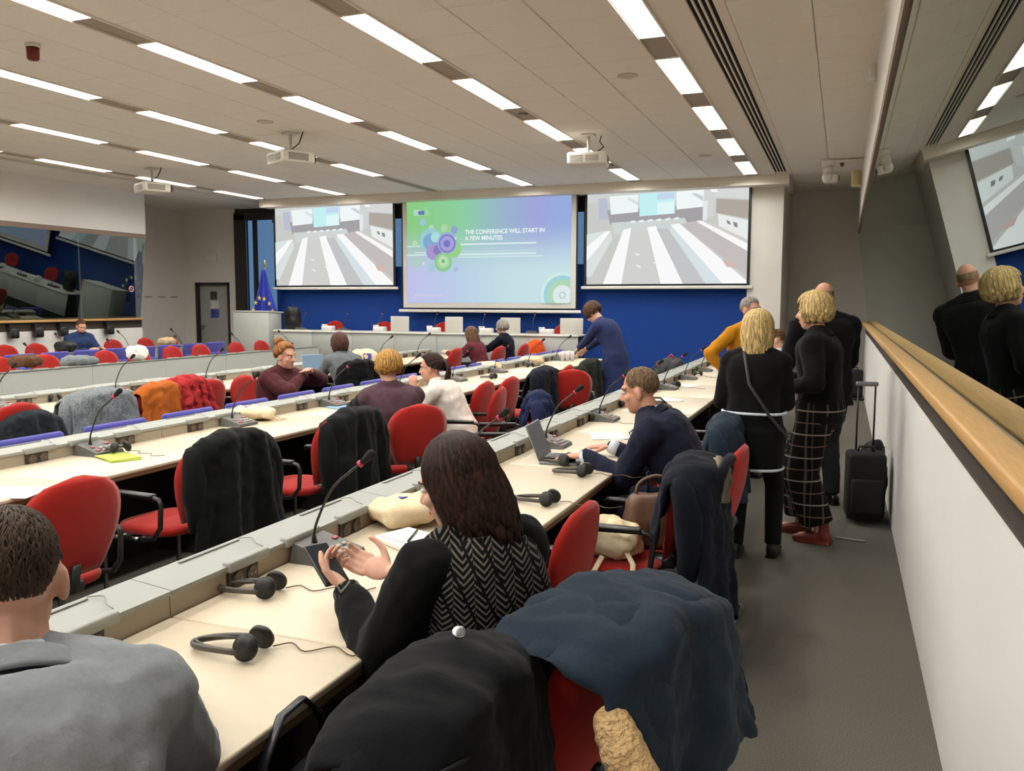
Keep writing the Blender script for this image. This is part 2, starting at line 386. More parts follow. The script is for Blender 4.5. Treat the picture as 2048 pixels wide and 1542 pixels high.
# ================================================================ projection screens
M_screenw = mat('screen_fabric', '#dcd8d0', .8)
def poly_layers(name, parent, x0, x1, z0, z1, y, layers):
    """flat picture made of coloured outlines in 0..1 coordinates, each layer .6 mm nearer the viewer"""
    mb = MB(); ms = []
    for i, (c, k, pts) in enumerate(layers):
        m = glow('shown_%s_%.2f' % (c, k), c, k)
        if m not in ms: ms.append(m)
        vs = [(x0+(x1-x0)*px, y-.0006*i, z0+(z1-z0)*pz) for px, pz in pts]
        mb.add(vs, [list(range(len(vs)))], False, ms.index(m))
    return link(name, mb.mesh(name, ms), parent)
def disc(cx, cy, r, asp, n=28, a0=0, a1=360): return [(cx+r*math.cos(R(a0+(a1-a0)*i/n))/asp, cy+r*math.sin(R(a0+(a1-a0)*i/n))) for i in range(n)]
def screen(x0, x1, z0, z1, y, border, label):
    t = empty('projection_screen', ((x0+x1)/2, y, z0), 0, label, 'screen')
    cx = (x0+x1)/2
    o = MB(); o.bb((x0-cx, 0, 0), (x1-cx, .012, z1-z0)); o.build('screen_fabric', M_screenw, t)
    if border:
        for s in (x0-cx-.05, x1-cx): o = MB(); o.bb((s, -.002, 0), (s+.05, .014, z1-z0)); o.build('black_edge', M_black, t)
        o = MB(); o.bb((x0-cx-.05, -.002, -.03), (x1-cx+.05, .014, 0)); o.build('black_edge', M_black, t)
    else:
        for s in (x0-cx-.03, x1-cx): o = MB(); o.bb((s, .0, -.01), (s+.03, .014, z1-z0)); o.build('black_edge', M_black, t)
        o = MB(); o.bb((x0-cx-.03, 0, -.02), (x1-cx+.03, .014, 0)); o.build('black_edge', M_black, t)
    o = MB(); o.rbox((0, .005, -.065), (x1-x0+.22, .04, .06), .012, 2); o.build('bottom_bar', M_whiteplastic, t)
    return t, cx
K = .95
def room_picture(asp):
    L = []
    P = lambda c, *pts, k=K: L.append((c, k, [(x, 1-y) for x, y in pts]))
    P('#cfcfcb', (0, 0), (1, 0), (1, 1), (0, 1))
    P('#d4d8d6', (0, 0), (1, 0), (1, .1), (0, .1)); P('#bfc4d6', (.07, .05), (.13, .05), (.14, .28), (.08, .28))
    P('#a9a6aa', (.13, .18), (.73, .15), (.73, .34), (.15, .34))
    P('#f4fbfb', (.145, .03), (.33, .02), (.33, .21), (.155, .23)); P('#dce6ea', (.27, .05), (.33, .1), (.33, .14), (.26, .07))
    P('#c9f6f7', (.335, .015), (.56, .01), (.56, .24), (.34, .26)); P('#e6fdfd', (.45, .12), (.555, .11), (.555, .24), (.45, .25)); P('#c9dcf4', (.45, .02), (.555, .015), (.555, .08), (.45, .09))
    P('#f6fdfc', (.565, .01), (.735, 0), (.735, .18), (.57, .2)); P('#cfd6dc', (.68, .03), (.73, .07), (.73, .12), (.66, .04))
    P('#d6d9d8', (.735, 0), (.80, 0), (.80, .28), (.73, .33)); P('#e9eeee', (.73, .12), (.76, .12), (.755, .32), (.73, .33))
    P('#dcdede', (.80, .0), (1, 0), (1, .12), (.80, .08)); P('#ffffff', (.77, .0), (.81, .0), (.82, .03), (.78, .03))
    P('#b4aca2', (.81, .1), (1, .13), (1, .32), (.81, .25)); P('#eef2f0', (.82, .26), (1, .34), (1, .55), (.83, .42))
    P('#8a8f92', (.87, .33), (.89, .34), (.90, .38), (.88, .37)); P('#8a8f92', (.91, .35), (.935, .36), (.94, .41), (.92, .40))
    P('#d3dad8', (.16, .32), (.62, .29), (.65, .38), (.60, .42), (.30, .45), (.18, .45)); 
    for i in range(6): x = .28+.055*i; P('#f2f7f5', (x, .31-.004*i), (x+.03, .30-.004*i), (x+.035, .325-.004*i), (x+.005, .33-.004*i))
    P('#dfe9e8', (0, .44), (.15, .40), (.0, .72)); P('#ffffff', (0, .58), (.12, .42), (.16, .41), (.01, .74), (0, .74)); P('#dfe6e4', (.16, .43), (.17, .5), (.03, .92), (0, .92), (0, .74))
    P('#ffffff', (.24, .40), (.29, .38), (.23, 1), (.11, 1)); P('#d6d6d4', (.29, .40), (.40, .42), (.47, 1), (.23, 1))
    P('#ffffff', (.39, .38), (.445, .37), (.62, 1), (.48, 1)); P('#c8c9cb', (.45, .40), (.52, .40), (.75, 1), (.62, 1)); 
    P('#dbe7ea', (.53, .42), (.55, .37), (.86, 1), (.76, 1)); P('#ffffff', (.535, .36), (.59, .35), (1, .97), (1, 1), (.86, 1))
    P('#c9c2c0', (.60, .36), (.68, .33), (1, .66), (1, .92)); P('#d9bdb4', (.85, .74), (.93, .78), (.94, .84), (.88, .82))
    P('#ffffff', (.69, .33), (.72, .325), (1, .58), (1, .66)); P('#d8d3cf', (.74, .34), (.84, .40), (1, .54), (1, .58))
    for x, y in ((.31, .66), (.32, .79), (.43, .76)): P('#ffffff', (x, y), (x+.03, y+.01), (x+.035, y+.03), (x+.01, y+.015))
    return L
for (u0, v0, u1, v1, lb) in ((550, 419, 787, 570, 'Left projection screen showing the live view of the room'), (1175, 391, 1493, 567, 'Right projection screen showing the live view of the room')):
    a, b = aty(u0, v0, 15.95), aty(u1, v1, 15.95)
    t, cx = screen(a.x, b.x, b.z, 3.69, 15.95, True, lb)
    hw = (b.x-a.x)/2
    poly_layers('picture', t, -hw, hw, 0, 3.69-b.z-.0, -.002, room_picture(1.7))
a, b = aty(805, 405, 15.9), aty(1151, 617, 15.9)
t, cx = screen(a.x, b.x, b.z, 3.69, 15.9, False, 'Large central projection screen with the green and blue conference slide')
hw = (b.x-a.x)/2-.10; zh = 3.60-b.z; z0 = .10
# slide: colour wash as a procedural gradient, then rings, bars and lettering
m = bpy.data.materials.new('slide_wash'); m.use_nodes = True; nt = m.node_tree; nt.nodes.remove(nt.nodes['Principled BSDF'])
tc = nt.nodes.new('ShaderNodeTexCoord'); sp = nt.nodes.new('ShaderNodeSeparateXYZ'); nt.links.new(tc.outputs['Generated'], sp.inputs[0])
def ramp(cols):
    r = nt.nodes.new('ShaderNodeValToRGB'); e = r.color_ramp.elements
    while len(e) < len(cols): e.new(.5)
    for q, (p, c) in zip(e, cols): q.position = p; q.color = hexc(c)
    return r
r1 = ramp([(0, '#8ed083'), (.35, '#8fd3a4'), (.6, '#9db9d2'), (.8, '#a3a9e0'), (1, '#9ab2e4')]); r2 = ramp([(0, '#c6c6f0'), (.3, '#bfd2ee'), (.6, '#c7e3ea'), (1, '#cdeaec')])
ww = nt.nodes.new('ShaderNodeMapRange'); ww.inputs[1].default_value = .25; ww.inputs[2].default_value = .8; ww.interpolation_type = 'SMOOTHSTEP'
mx = nt.nodes.new('ShaderNodeMix'); mx.data_type = 'RGBA'; em = nt.nodes.new('ShaderNodeEmission'); em.inputs[1].default_value = .95
nt.links.new(sp.outputs['X'], r1.inputs[0]); nt.links.new(sp.outputs['X'], r2.inputs[0]); nt.links.new(sp.outputs['Z'], ww.inputs[0])
nt.links.new(ww.outputs[0], mx.inputs[0]); nt.links.new(r2.outputs[0], mx.inputs[6]); nt.links.new(r1.outputs[0], mx.inputs[7]); nt.links.new(mx.outputs[2], em.inputs[0])
nt.links.new(em.outputs[0], nt.nodes['Material Output'].inputs[0])
o = MB(); o.bb((-hw, -.004, z0), (hw, -.001, z0+zh)); slide = o.build('slide', m, t)
asp = 2*hw/zh; SL = []
D = lambda c, x, y, r, k=.82: SL.append((c, k, disc(x, y, r, asp)))
SL.append(('#bfe9d6', .82, [(.045, .86), (.045, .92), (.085, .92), (.085, .86)])); SL.append(('#6d86c8', .8, [(.075, .87), (.075, .905), (.115, .905), (.115, .87)]))
SL.append(('#aee6b0', .82, [(.118, .86), (.118, .945), (.125, .94), (.15, .87), (.15, .86)]))
for c, x0, x1, y, h in (('#dff4f4', 0, .33, .555, .012), ('#dff4f4', .05, .33, .49, .012), ('#e8fafa', .0, .3, .467, .014), ('#e6fbfb', .33, .80, .56, .018), ('#c8dcec', .33, .92, .523, .010), ('#cfe9ef', .33, .80, .495, .012), ('#e6fbfb', .33, .80, .462, .020), ('#e6fbfb', .33, .84, .44, .010)):
    SL.append((c, .84, [(x0, y), (x1, y), (x1, y+h), (x0, y+h)]))
D('#a9d8e8', .105, .795, .036); D('#c9eec9', .16, .74, .028); D('#a8e0e6', .155, .615, .12); D('#8fb9e2', .155, .60, .085); D('#b9f0ee', .185, .645, .05)
D('#a9e2a0', .25, .72, .055); D('#bdecc0', .24, .73, .035); D('#9fb4e4', .305, .71, .038); D('#a4e594', .30, .53, .085); D('#b8a6e0', .17, .50, .075); D('#9a86cc', .20, .52, .05)
D('#a9bff0', .26, .585, .105); D('#8f8ad4', .26, .58, .09); D('#b6b2ee', .26, .58, .074); D('#8286cf', .258, .58, .036); D('#99dca4', .235, .40, .095); D('#b6e8ac', .235, .405, .07); D('#d6f3d0', .235, .41, .045)
D('#8dd08d', .235, .41, .022); D('#c7eec4', .055, .59, .03); D('#bfe2cf', .06, .40, .05); D('#b8dcee', .16, .345, .042); D('#bcd0ee', .315, .33, .028); D('#e2f6f4', .11, .39, .015); D('#e2f6f4', .315, .63, .012)
SL.append(('#dcdcf6', .84, [(.05, .065), (.23, .065), (.23, .085), (.05, .085)]))
def quarter(c, r, k=.84):   # rings cut by the slide's right and lower edge
    pts = []
    for i in range(61):
        an = R(i*6); x = .955+r*math.cos(an)/asp; y = .075+r*math.sin(an); pts.append((min(x, 1), max(y, 0)))
    SL.append((c, k, pts))
quarter('#e2fbfb', .215); quarter('#aee4ec', .185); quarter('#bfe8c4', .145); quarter('#eefefc', .095); quarter('#a8cfd8', .032); quarter('#eefefc', .024)
poly_layers('slide_graphics', t, -hw, hw, z0, z0+zh, -.005, SL)
for s, px_, pz_ in (('THE CONFERENCE WILL START IN', .375, .665), ('A FEW MINUTES', .375, .605)):
    me = text_mesh(s, .142, bold=True); me.materials.append(glow('slide_letters', '#f4fdfd', .95))
    wd = max(v.co.x for v in me.vertices); sc_ = (2*hw*(.475 if s[0] == 'T' else .228))/wd
    o = link('lettering', me, t, (-hw+2*hw*px_, -.034, z0+zh*pz_), (R(90), 0, 0)); o.scale = (sc_, sc_*1.1, 1)

# ================================================================ desks
M_top = mat('desk_laminate', '#cabca3', .38, spec=.4, noise=(4, .03, (1, 6, 1)))
M_edge = mat('desk_edge', '#6b5434', .6)
M_taupe = mat('desk_taupe', '#a39886', .5, spec=.35, noise=(200, .04))
M_cap = mat('desk_cap', '#94968f', .5)
M_leg = mat('desk_leg', '#1d1b1a', .7)
M_sock = mat('socket_plate', '#3a342e', .5)
ML = 1.27
def arc_face(c, r): return disc(c[0], c[1], r, 1, 14)
def desk_meshes():
    L = ML-.004; d = {}
    o = MB(); o.rbox((.335, 0, .731), (.668, L, .022), .006, 2); d['table_top'] = o.mesh('table_top', M_top)
    o = MB(); o.bb((.004, -L/2, .700), (.03, L/2, .7205)); o.bb((.03, -L/2, .705), (.67, L/2, .7205)); d['edge_band'] = o.mesh('edge_band', M_edge)
    o = MB(); o.bb((.671, -L/2, .60), (.69, L/2, .812)); d['divider_panel'] = o.mesh('divider_panel', M_taupe)
    o = MB(); o.add([(.662, -L/2, .806), (.815, -L/2, .822), (.815, L/2, .822), (.662, L/2, .806), (.662, -L/2, .82), (.815, -L/2, .836), (.815, L/2, .836), (.662, L/2, .82)], [(0, 3, 2, 1), (4, 5, 6, 7), (0, 1, 5, 4), (1, 2, 6, 5), (2, 3, 7, 6), (3, 0, 4, 7)]); d['divider_cap'] = o.mesh('divider_cap', M_cap)
    o = MB(); o.rbox((.668, 0, .815), (.034, .20, .034), .006, 2); d['cap_lid'] = o.mesh('cap_lid', M_cap)
    o = MB(); o.bb((.79, -.14, .8345), (.80, .14, .8385)); o.tube(smoothp([(.795, -.14, .842), (.76, -.165, .841), (.715, -.13, .838), (.675, -.115, .834)]), .0018, 5); d['cable_slot'] = o.mesh('cable_slot', mat('slot_grey', '#83847c', .5))
    o = MB(); o.bb((.70, -L/2, .02), (.805, L/2, .815)); d['back_panel'] = o.mesh('back_panel', M_grey)
    o = MB(); o.bb((.66, -L/2, .02), (.699, L/2, .60)); d['modesty_panel'] = o.mesh('modesty_panel', M_leg)
    o = MB(); o.bb((.22, -.02, 0), (.70, .02, .70)); o.bb((.12, -.03, 0), (.70, .03, .04)); d['leg'] = o.mesh('leg', M_leg)
    o = MB(); o.rbox((.666, 0, .768), (.014, .145, .066), .006, 2)
    for y in (-.036, .034): o.prism([(y+.026*math.cos(R(30*i)), .768+.026*math.sin(R(30*i))) for i in range(12)], .006, (.659, 0, 0), (0, 1, 0), (0, 0, 1), (-1, 0, 0), 1)
    for y in (-.045, -.027, .025, .043): o.box((.652, y, .768), (.003, .006, .006), None, 2)
    d['power_socket'] = o.mesh('power_socket', [M_sock, mat('socket_ring', '#57493c', .5), mat('steel', '#9a9a98', .3, 1)])
    return d
DM = desk_meshes()
def desk_row(xf, y_list, rot, label):
    t = empty('conference_desk', (xf, (y_list[0]+y_list[-1])/2, 0), rot, label, 'desk', 'long conference desks')
    yc = (y_list[0]+y_list[-1])/2; s = -1 if rot else 1
    for y in y_list:
        ly = (y-yc)*s
        for k in ('table_top', 'edge_band', 'divider_panel', 'divider_cap', 'back_panel', 'modesty_panel'): link(k, DM[k], t, (0, ly, 0))
        for q in (-.32, .32):
            link('power_socket', DM['power_socket'], t, (0, ly+q, 0))
            link('cable_slot', DM['cable_slot'], t, (0, ly+q, 0)); link('cap_lid', DM['cap_lid'], t, (0, ly+q*.99-.02, 0))
        link('cap_lid', DM['cap_lid'], t, (0, ly, 0)); link('leg', DM['leg'], t, (0, ly-ML/2+.03, 0))
    return t
YM = [1.87-ML/2+ML*k for k in range(-1, 10)]      # module centres, far end about y 14
DX = [-1.11, -3.545, -5.98]
desk_row(DX[0], YM, R(180), 'Nearest long pale-topped conference desk, by the aisle and the right-hand glass')
desk_row(DX[1], YM[:], R(180), 'Second long pale-topped conference desk, where the person in the purple vest sits')
desk_row(DX[2], YM[1:], R(180), 'Middle long pale-topped conference desk, with the grey sweater wearer at it')
desk_row(mir(DX[1]), YM[3:], 0, 'Long desk turned the other way, its plain grey back towards the middle desk')
desk_row(mir(DX[0]), YM[4:], 0, 'Farthest long desk, along the left-hand glass booth')
TOPZ = .742

# head table, lectern
hd = empty('head_table', (-7.65, 14.85, 0), 0, 'Raised grey head table under the projection screens', 'desk')
for i in range(7):
    x = -3.25+.93*i+.465
    MB().rbox((x, -.25, .80), (.926, .03, .56), .004, 1).build('front_panel', M_grey, hd)
    MB().rbox((x, 0, 1.045), (.926, .60, .03), .006, 1).build('table_top', mat('head_top', '#cfcec6', .5), hd)
MB().bb((-3.28, -.5, 0), (3.4, 1.1, .30)).build('platform', mat('platform_carpet', '#55524c', .95), hd)
MB().bb((-3.25, -.22, .30), (3.26, -.18, .56)).build('kick_panel', M_leg, hd)
for x in (-3.2, 0, 3.2): MB().bb((x-.03, -.2, .30), (x+.03, .25, 1.03)).build('leg', M_leg, hd)
lc = empty('lectern', (-11.58, 14.95, 0), 0, 'Tall plain light grey lectern in front of the flag', 'lectern')
MB().rbox((0, 0, .71), (.90, .45, 1.42), .01, 1).build('body', M_grey, lc)
MB().box((0, .02, 1.43), (.94, .5, .025), Matrix.Rotation(R(-3), 3, 'X')).build('top', mat('head_top', '#cfcec6', .5), lc)
# monitors and name boxes on the head table
for i, (u, v0, v1, w) in enumerate(((800, 634, 661, .40), (908, 635, 663, .37), (1021, 637, 665, .39), (1143, 638, 667, .43))):
    p = aty(u, v1, 14.75); z = aty(u, v0, 14.75).z
    t = empty('monitor', (p.x, 14.75, 1.062), 0, '%s grey monitor back from the left on the head table' % ORD[i].capitalize(), 'monitor', 'monitors on the head table')
    MB().rbox((0, 0, (z-1.06)/2+.012), (w, .03, z-1.06), .01, 2).build('panel', mat('monitor_grey', '#c9c5bb', .5), t)
    MB().rbox((0, .06, .006), (.2, .14, .012), .004, 1).build('base', M_grey, t); MB().box((0, .05, .13), (.05, .03, .22)).build('stand', M_grey, t)
for i, (u, v) in enumerate(((655, 655), (758, 657), (866, 659), (971, 660), (1092, 661))):
    p = aty(u, v, 14.7)
    t = empty('name_box', (p.x, 14.7, 1.062), 0, '%s low white box with cups from the left on the head table' % ORD[i].capitalize(), 'box', 'white boxes on the head table')
    MB().rbox((0.02, 0, .05), (.24, .16, .10), .02, 2).build('body', M_whiteplastic, t)
    for x in (-.13, -.07): o = MB(); o.tube([(x, .05, 0), (x, .05, .12), (x, .05, .13)], [.022, .030, .030], 10); o.build('cup', M_whiteplastic, t)

# flag on a pole behind the lectern
p = aty(530, 545, 15.6)
fl = empty('flag', (p.x, 15.6, 0), 0, 'Blue flag with yellow stars hanging on a pole behind the lectern', 'flag')
MB().tube([(0, 0, 0), (0, 0, 2.42)], .014, 8).build('pole', mat('pole_wood', '#8a7a52', .5), fl)
MB().tube([(0, 0, 2.40), (0, 0, 2.44), (0, 0, 2.52), (0, 0, 2.56)], [.012, .03, .02, .002], 8).build('finial', mat('brass', '#c8bfa0', .3, .8), fl)
MB().tube([(0, 0, 0), (0, 0, .03)], .16, 16).build('foot', M_black, fl)
def flagp(a, b):
    w = .06+.32*b**1.15; x = (a-.5)*2*w; return V((x+.03*b, -.045-.05*math.sin(a*15+b*2)*(.25+b), 2.34-1.25*b))
o = MB(); o.grid(flagp, 36, 16); f = o.build('cloth', mat('flag_blue', '#1c2fa0', .7, sheen=.2), fl); mods(f, solid=.004)
def starpts(c, r): return [(c[0]+r*(1 if k % 2 == 0 else .42)*math.sin(R(36*k)), c[1]+r*(1 if k % 2 == 0 else .42)*math.cos(R(36*k))) for k in range(10)]
for x, z in ((-.17, 1.62), (-.07, 1.72), (.06, 1.70), (.19, 1.60), (-.24, 1.46), (.27, 1.44)):
    MB().prism(starpts((x, z), .055), .006, (0, -.125, 0)).build('star', mat('flag_star', '#e6d24a', .6), fl)

# ================================================================ chairs
M_red = mat('red_upholstery', '#9c2018', .85, spec=.15, sheen=.15, noise=(220, .10))
M_purple = mat('purple_upholstery', '#4a4794', .85, spec=.15, sheen=.2, noise=(200, .08))
M_chrome = mat('chair_tube', '#8f8c86', .28, 1)
M_arm = mat('arm_black', '#1a1919', .35, spec=.5)
def back_half(t):        # half width of the back rest over its height 0..1
    return .5*(.30+.16*math.sin(min(t, .62)/.62*math.pi/2))*(1 if t < .55 else math.sqrt(max(0, 1-((t-.55)/.45)**2.6)))
def chair_parts():
    d = {}
    o = MB(); rings = []
    for z, k in ((.425, .86), (.435, .97), (.455, 1.0), (.472, .96), (.478, .8), (.480, .3)):
        rings.append([V((k*.235*math.copysign(abs(math.cos(R(a)))**.62, math.cos(R(a))), k*.225*math.copysign(abs(math.sin(R(a)))**.62, math.sin(R(a)))+.02, z)) for a in range(0, 360, 15)])
    o.loft(rings); d['seat'] = o.mesh('seat', M_red)
    o = MB(); F = []; B = []; n = 14; m = 10
    def pt(i, j, s):
        t = i/n; x = (j/m*2-1); w = back_half(min(t, .9985)); e = 1-abs(x)**6
        bulge = .024*(e**.5 if e > 0 else 0)*(1-abs(t*2-1)**8)
        return V((x*w, -.235-.085*t+.05*(x*w/.23)**2*.9-(.02*math.sin(t*math.pi)) + s*bulge, .50+.44*t))
    for s in (1, -1):
        vs = [pt(i, j, s) for i in range(n+1) for j in range(m+1)]
        fs = [(i*(m+1)+j, i*(m+1)+j+1, (i+1)*(m+1)+j+1, (i+1)*(m+1)+j) for i in range(n) for j in range(m)]
        o.add(vs, fs if s > 0 else [f[::-1] for f in fs], True)
    me = o.mesh('backrest', M_red); bm = bmesh.new(); bm.from_mesh(me); bmesh.ops.remove_doubles(bm, verts=bm.verts[:], dist=.0006); bmesh.ops.recalc_face_normals(bm, faces=bm.faces[:]); bm.to_mesh(me); bm.free(); d['backrest'] = me
    o = MB(); o.rbox((0, -.20, .46), (.10, .12, .05), .01, 1); o.tube([(0, -.16, .43), (0, -.25, .45), (0, -.27, .56)], .022, 8); d['back_bracket'] = o.mesh('back_bracket', M_arm)
    o = MB()
    pts = [(-.25, .10, .42), (-.25, .21, .41), (-.25, .24, .38), (-.25, .24, .06), (-.25, .22, .02), (-.25, -.22, .013), (-.24, -.28, .013), (-.20, -.30, .013), (.20, -.30, .013), (.24, -.28, .013), (.25, -.22, .013), (.25, .22, .02), (.25, .24, .06), (.25, .24, .38), (.25, .21, .41), (.25, .10, .42)]
    o.tube(pts, .0125, 8); o.tube([(-.25, .12, .42), (.25, .12, .42)], .012, 8); o.tube([(-.25, -.02, .42), (.25, -.02, .42)], .012, 8); o.tube([(-.25, .12, .42), (-.25, -.05, .42)], .012, 8); o.tube([(.25, .12, .42), (.25, -.05, .42)], .012, 8); d['frame'] = o.mesh('frame', M_chrome)
    for k, s in (('armrest', -1), ('armrest2', 1)):
        o = MB(); x = s*.265; o.tube([(x*.94, -.02, .42), (x, -.14, .44), (x, -.19, .50), (x, -.20, .62), (x, -.185, .645), (x, -.14, .655), (x, .16, .648)], .013, 8); o.rbox((x, .0, .662), (.05, .30, .022), .009, 2); d[k] = o.mesh('armrest', M_arm)
    return d
CM = chair_parts()
def chair(x, y, face, label, arms=True):
    t = empty('conference_chair', (x, y, 0), R(face-90), label, 'chair', 'red conference chairs')
    for k in ('seat', 'backrest', 'back_bracket', 'frame'): link(k, CM[k], t)
    if arms: link('armrest', CM['armrest'], t); link('armrest', CM['armrest2'], t)
    return t
# ================================================================ people
SKIN = mat('skin_fair', '#d0a18a', .55, spec=.3, noise=(30, .05))
SKIN2 = mat('skin_rosy', '#c8937c', .55, spec=.3, noise=(30, .05))
M_eye = mat('eye_white', '#d8d2cc', .3); M_iris = mat('eye_dark', '#2c221c', .3); M_lip = mat('lips', '#a85f55', .5)
HC = {}
def hair_mat(name, c, var=.55, k=1.0):
    HC[name] = (c, var)
    if k != 1: name, c = '%s_%.1f' % (name, k), hexc(c, k)[:3]
    return mat(name, c, .6, spec=.22, noise=(40, min(var*1.35, .85), (3.2, 3.2, .3)), bump=(70, .35, .004))
def frame_from(y, z):        # right-handed frame with forward y and up near z
    y = V(y).normalized(); x = y.cross(V(z)).normalized(); z = x.cross(y); return Matrix((x, y, z)).transposed()
def ik(a, b, l1, l2, hint):
    a, b, d = V(a), V(b), V(b)-V(a); L = d.length
    mx = (l1+l2)*.995
    if L > mx: b = a+d*(mx/L); d = b-a; L = mx
    n = d/L; x = (l1*l1-l2*l2+L*L)/(2*L); h = math.sqrt(max(l1*l1-x*x, 0))
    p = V(hint)-n*V(hint).dot(n)
    if p.length < 1e-5: p = V((0, 0, -1))-n*(-n.z)
    return a+n*x+p.normalized()*h, b
TORSO = [(-.17, .085, .075), (-.10, .145, .105), (-.02, .162, .118), (.06, .152, .112), (.14, .135, .10), (.22, .138, .102), (.31, .158, .114), (.39, .168, .113), (.445, .158, .098), (.485, .105, .074), (.515, .062, .062)]
def sring(c, rt, fw, a, b, n=20, e=.85):
    return [c+rt*(a*math.copysign(abs(math.cos(2*math.pi*k/n))**e, math.cos(2*math.pi*k/n)))+fw*(b*math.copysign(abs(math.sin(2*math.pi*k/n))**e, math.sin(2*math.pi*k/n))) for k in range(n)]
class Body: pass
def add_hand(mb, W, d, n, side, curl, s):
    """palm, four fingers and a thumb; d along the fingers, n out of the palm, side +1 = right hand"""
    d = V(d).normalized(); n = (V(n)-d*V(n).dot(d)).normalized(); t = d.cross(n)*side       # t points to the thumb
    M = Matrix((t, d, n)).transposed()
    mb.ell(W+d*.048*s, (.040*s, .056*s, .016*s), M, 12, 8)
    for i, (o, L) in enumerate(((.030, .95), (.010, 1.08), (-.011, 1.0), (-.030, .80))):
        p = W+d*.088*s+t*o*s; a = 0
        for j, l in enumerate((.042, .028, .022)):
            a += curl*(.55, 1.0, .8)[j]; q = p+(d*math.cos(a)+n*math.sin(a)+t*o*1.2)*l*L*s
            mb.cap(p, q, (.0095-.0009*j)*s, (.0090-.0009*j)*s, 8); p = q
    p = W+d*.03*s+t*.032*s
    for j, l in enumerate((.04, .032, .024)):
        a = .15+.35*j*(1+curl*.3); q = p+(t*(.75-.3*j)+d*(.7+.15*j)+n*(.25+.25*curl*j)).normalized()*l*s
        mb.cap(p, q, (.0125-.0015*j)*s, (.0115-.0015*j)*s, 8); p = q
def human(label, loc, face, H=1.70, pz=None, lean=(4, 6), side=0, head=(0, 0), hands=None, feet=None, elbow=None, fat=1.0, shw=.178,
          skin=SKIN, hair=None, top=None, bottom=None, shoes=None, voxel=.009, curl=(.35, .35), palm=None, eyes=True, hsc=1.0, cat='person', fore=None, headoff=(0, 0, 0)):
    s = H/1.72; F = V((0, 1, 0)); B = Body(); B.s = s; B.fat = fat
    rz = R(face-90); W2L = Matrix.Rotation(-rz, 3, 'Z'); base = V((loc[0], loc[1], 0))
    tol = lambda p: W2L @ (V(p)-base)
    sit = pz is not None; pz = pz if sit else .93*s
    # spine
    B.pts = []; P = V((0, 0, pz)); L = .515*s
    def spine(t):            # t metres along the spine from the pelvis, negative goes straight down the lean
        p = V(P); n = 24; a = R(lean[0]); st = t*s/n
        for i in range(n):
            a = R(lean[0]+lean[1]*max(0, (i+.5)/n*t/.515)); p = p+V((math.sin(R(side))*math.cos(a), math.sin(a), math.cos(a)*math.cos(R(side))))*st
        u = V((math.sin(R(side))*math.cos(a), math.sin(a), math.cos(a)*math.cos(R(side)))); return p, u.normalized()
    B.spine = spine
    def ring(t, a, b, off):
        c, u = spine(t); rt = V((math.cos(R(side)), 0, -math.sin(R(side)))); rt = (rt-u*rt.dot(u)).normalized(); fw = u.cross(rt)
        return sring(c, rt, fw, (a*fat+off)*s, (b*fat+off)*s)
    B.ring = ring
    c, u = spine(.435); rt = V((math.cos(R(side)), 0, -math.sin(R(side))))
    B.sh = {'L': c-rt*shw*s, 'R': c+rt*shw*s}; NB, NU = spine(.50)
    B.nb = NB; B.nu = NU
    hy, hp = R(head[0]), R(head[1]); hd = V((-math.sin(hy)*math.cos(hp), math.cos(hy)*math.cos(hp), -math.sin(hp)))
    hup = V((0, 0, 1))+V((0, .0, 0)); HM = frame_from(hd, hup); B.HM = HM
    hs = .97*s**.5*hsc; B.hs = hs
    B.hc = NB+NU*.055*s+V((0, 0, .096*s))+V((0, .028, 0))+V(headoff); hc = B.hc; hl = lambda x, y, z: hc+HM @ V((x*hs, y*hs, z*hs)); B.hl = hl
    HR = (HM[0][0], )
    # arms
    hands = hands or {}; B.el = {}; B.wr = {}; elbow = elbow or {}
    for k, sg in (('L', -1), ('R', 1)):
        tgt = tol(hands[k]) if k in hands else B.sh[k]+V((sg*.07, .06, -.50*s)); hint = V(elbow.get(k, (sg*.6, -.5, -.8)))
        B.el[k], B.wr[k] = ik(B.sh[k], tgt, .285*s, .25*s, hint)
    # legs
    B.hip = {'L': P+V((-.088*s, 0, -.03)), 'R': P+V((.088*s, 0, -.03))}; B.kn = {}; B.an = {}
    for k, sg in (('L', -1), ('R', 1)):
        ft = V(feet[k]) if feet and k in feet else (V((sg*.10, .40*s, .08)) if sit else V((sg*.095, 0, .08)))
        B.kn[k], B.an[k] = ik(B.hip[k], ft, .43*s, .42*s, V((sg*.1, 1, .35)))
    # ---- skin body, one surface
    m = MB(); m.loft([ring(t, a, b, -.020 if t < .5 else -.006) for t, a, b in TORSO])
    for k in 'LR':
        c0, _ = spine(.41)
        m.cap(c0+(B.sh[k]-c0)*.4, B.sh[k], .06*s*fat, .052*s*fat); m.cap(B.sh[k], B.el[k], .048*s*fat, .038*s*fat); m.cap(B.el[k], B.wr[k], .038*s*fat, .026*s)
        m.cap(B.hip[k], B.kn[k], .082*s*fat, .052*s*fat); m.cap(B.kn[k], B.an[k], .050*s*fat, .036*s); m.cap(B.an[k]+V((0, -.02, -.03)), B.an[k]+V((0, .13*s, -.05)), .034*s, .028*s)
        sg = 1 if k == 'R' else -1; fd = (B.wr[k]-B.el[k]).normalized(); dd = fd
        if fore and k in fore: dd = (W2L @ V(fore[k])).normalized()
        pn = (W2L @ V(palm[k])) if palm and k in palm else V((-sg*.6, .3, -.6))
        add_hand(m, B.wr[k]+dd*.012, dd, pn, sg, curl[0] if k == 'L' else curl[1], s*1.0)
    for k in 'LR': m.cap(NB+NU*.018*s, NB+(B.sh[k]-NB)*.72+NU*.0, .036*s, .046*s*fat)
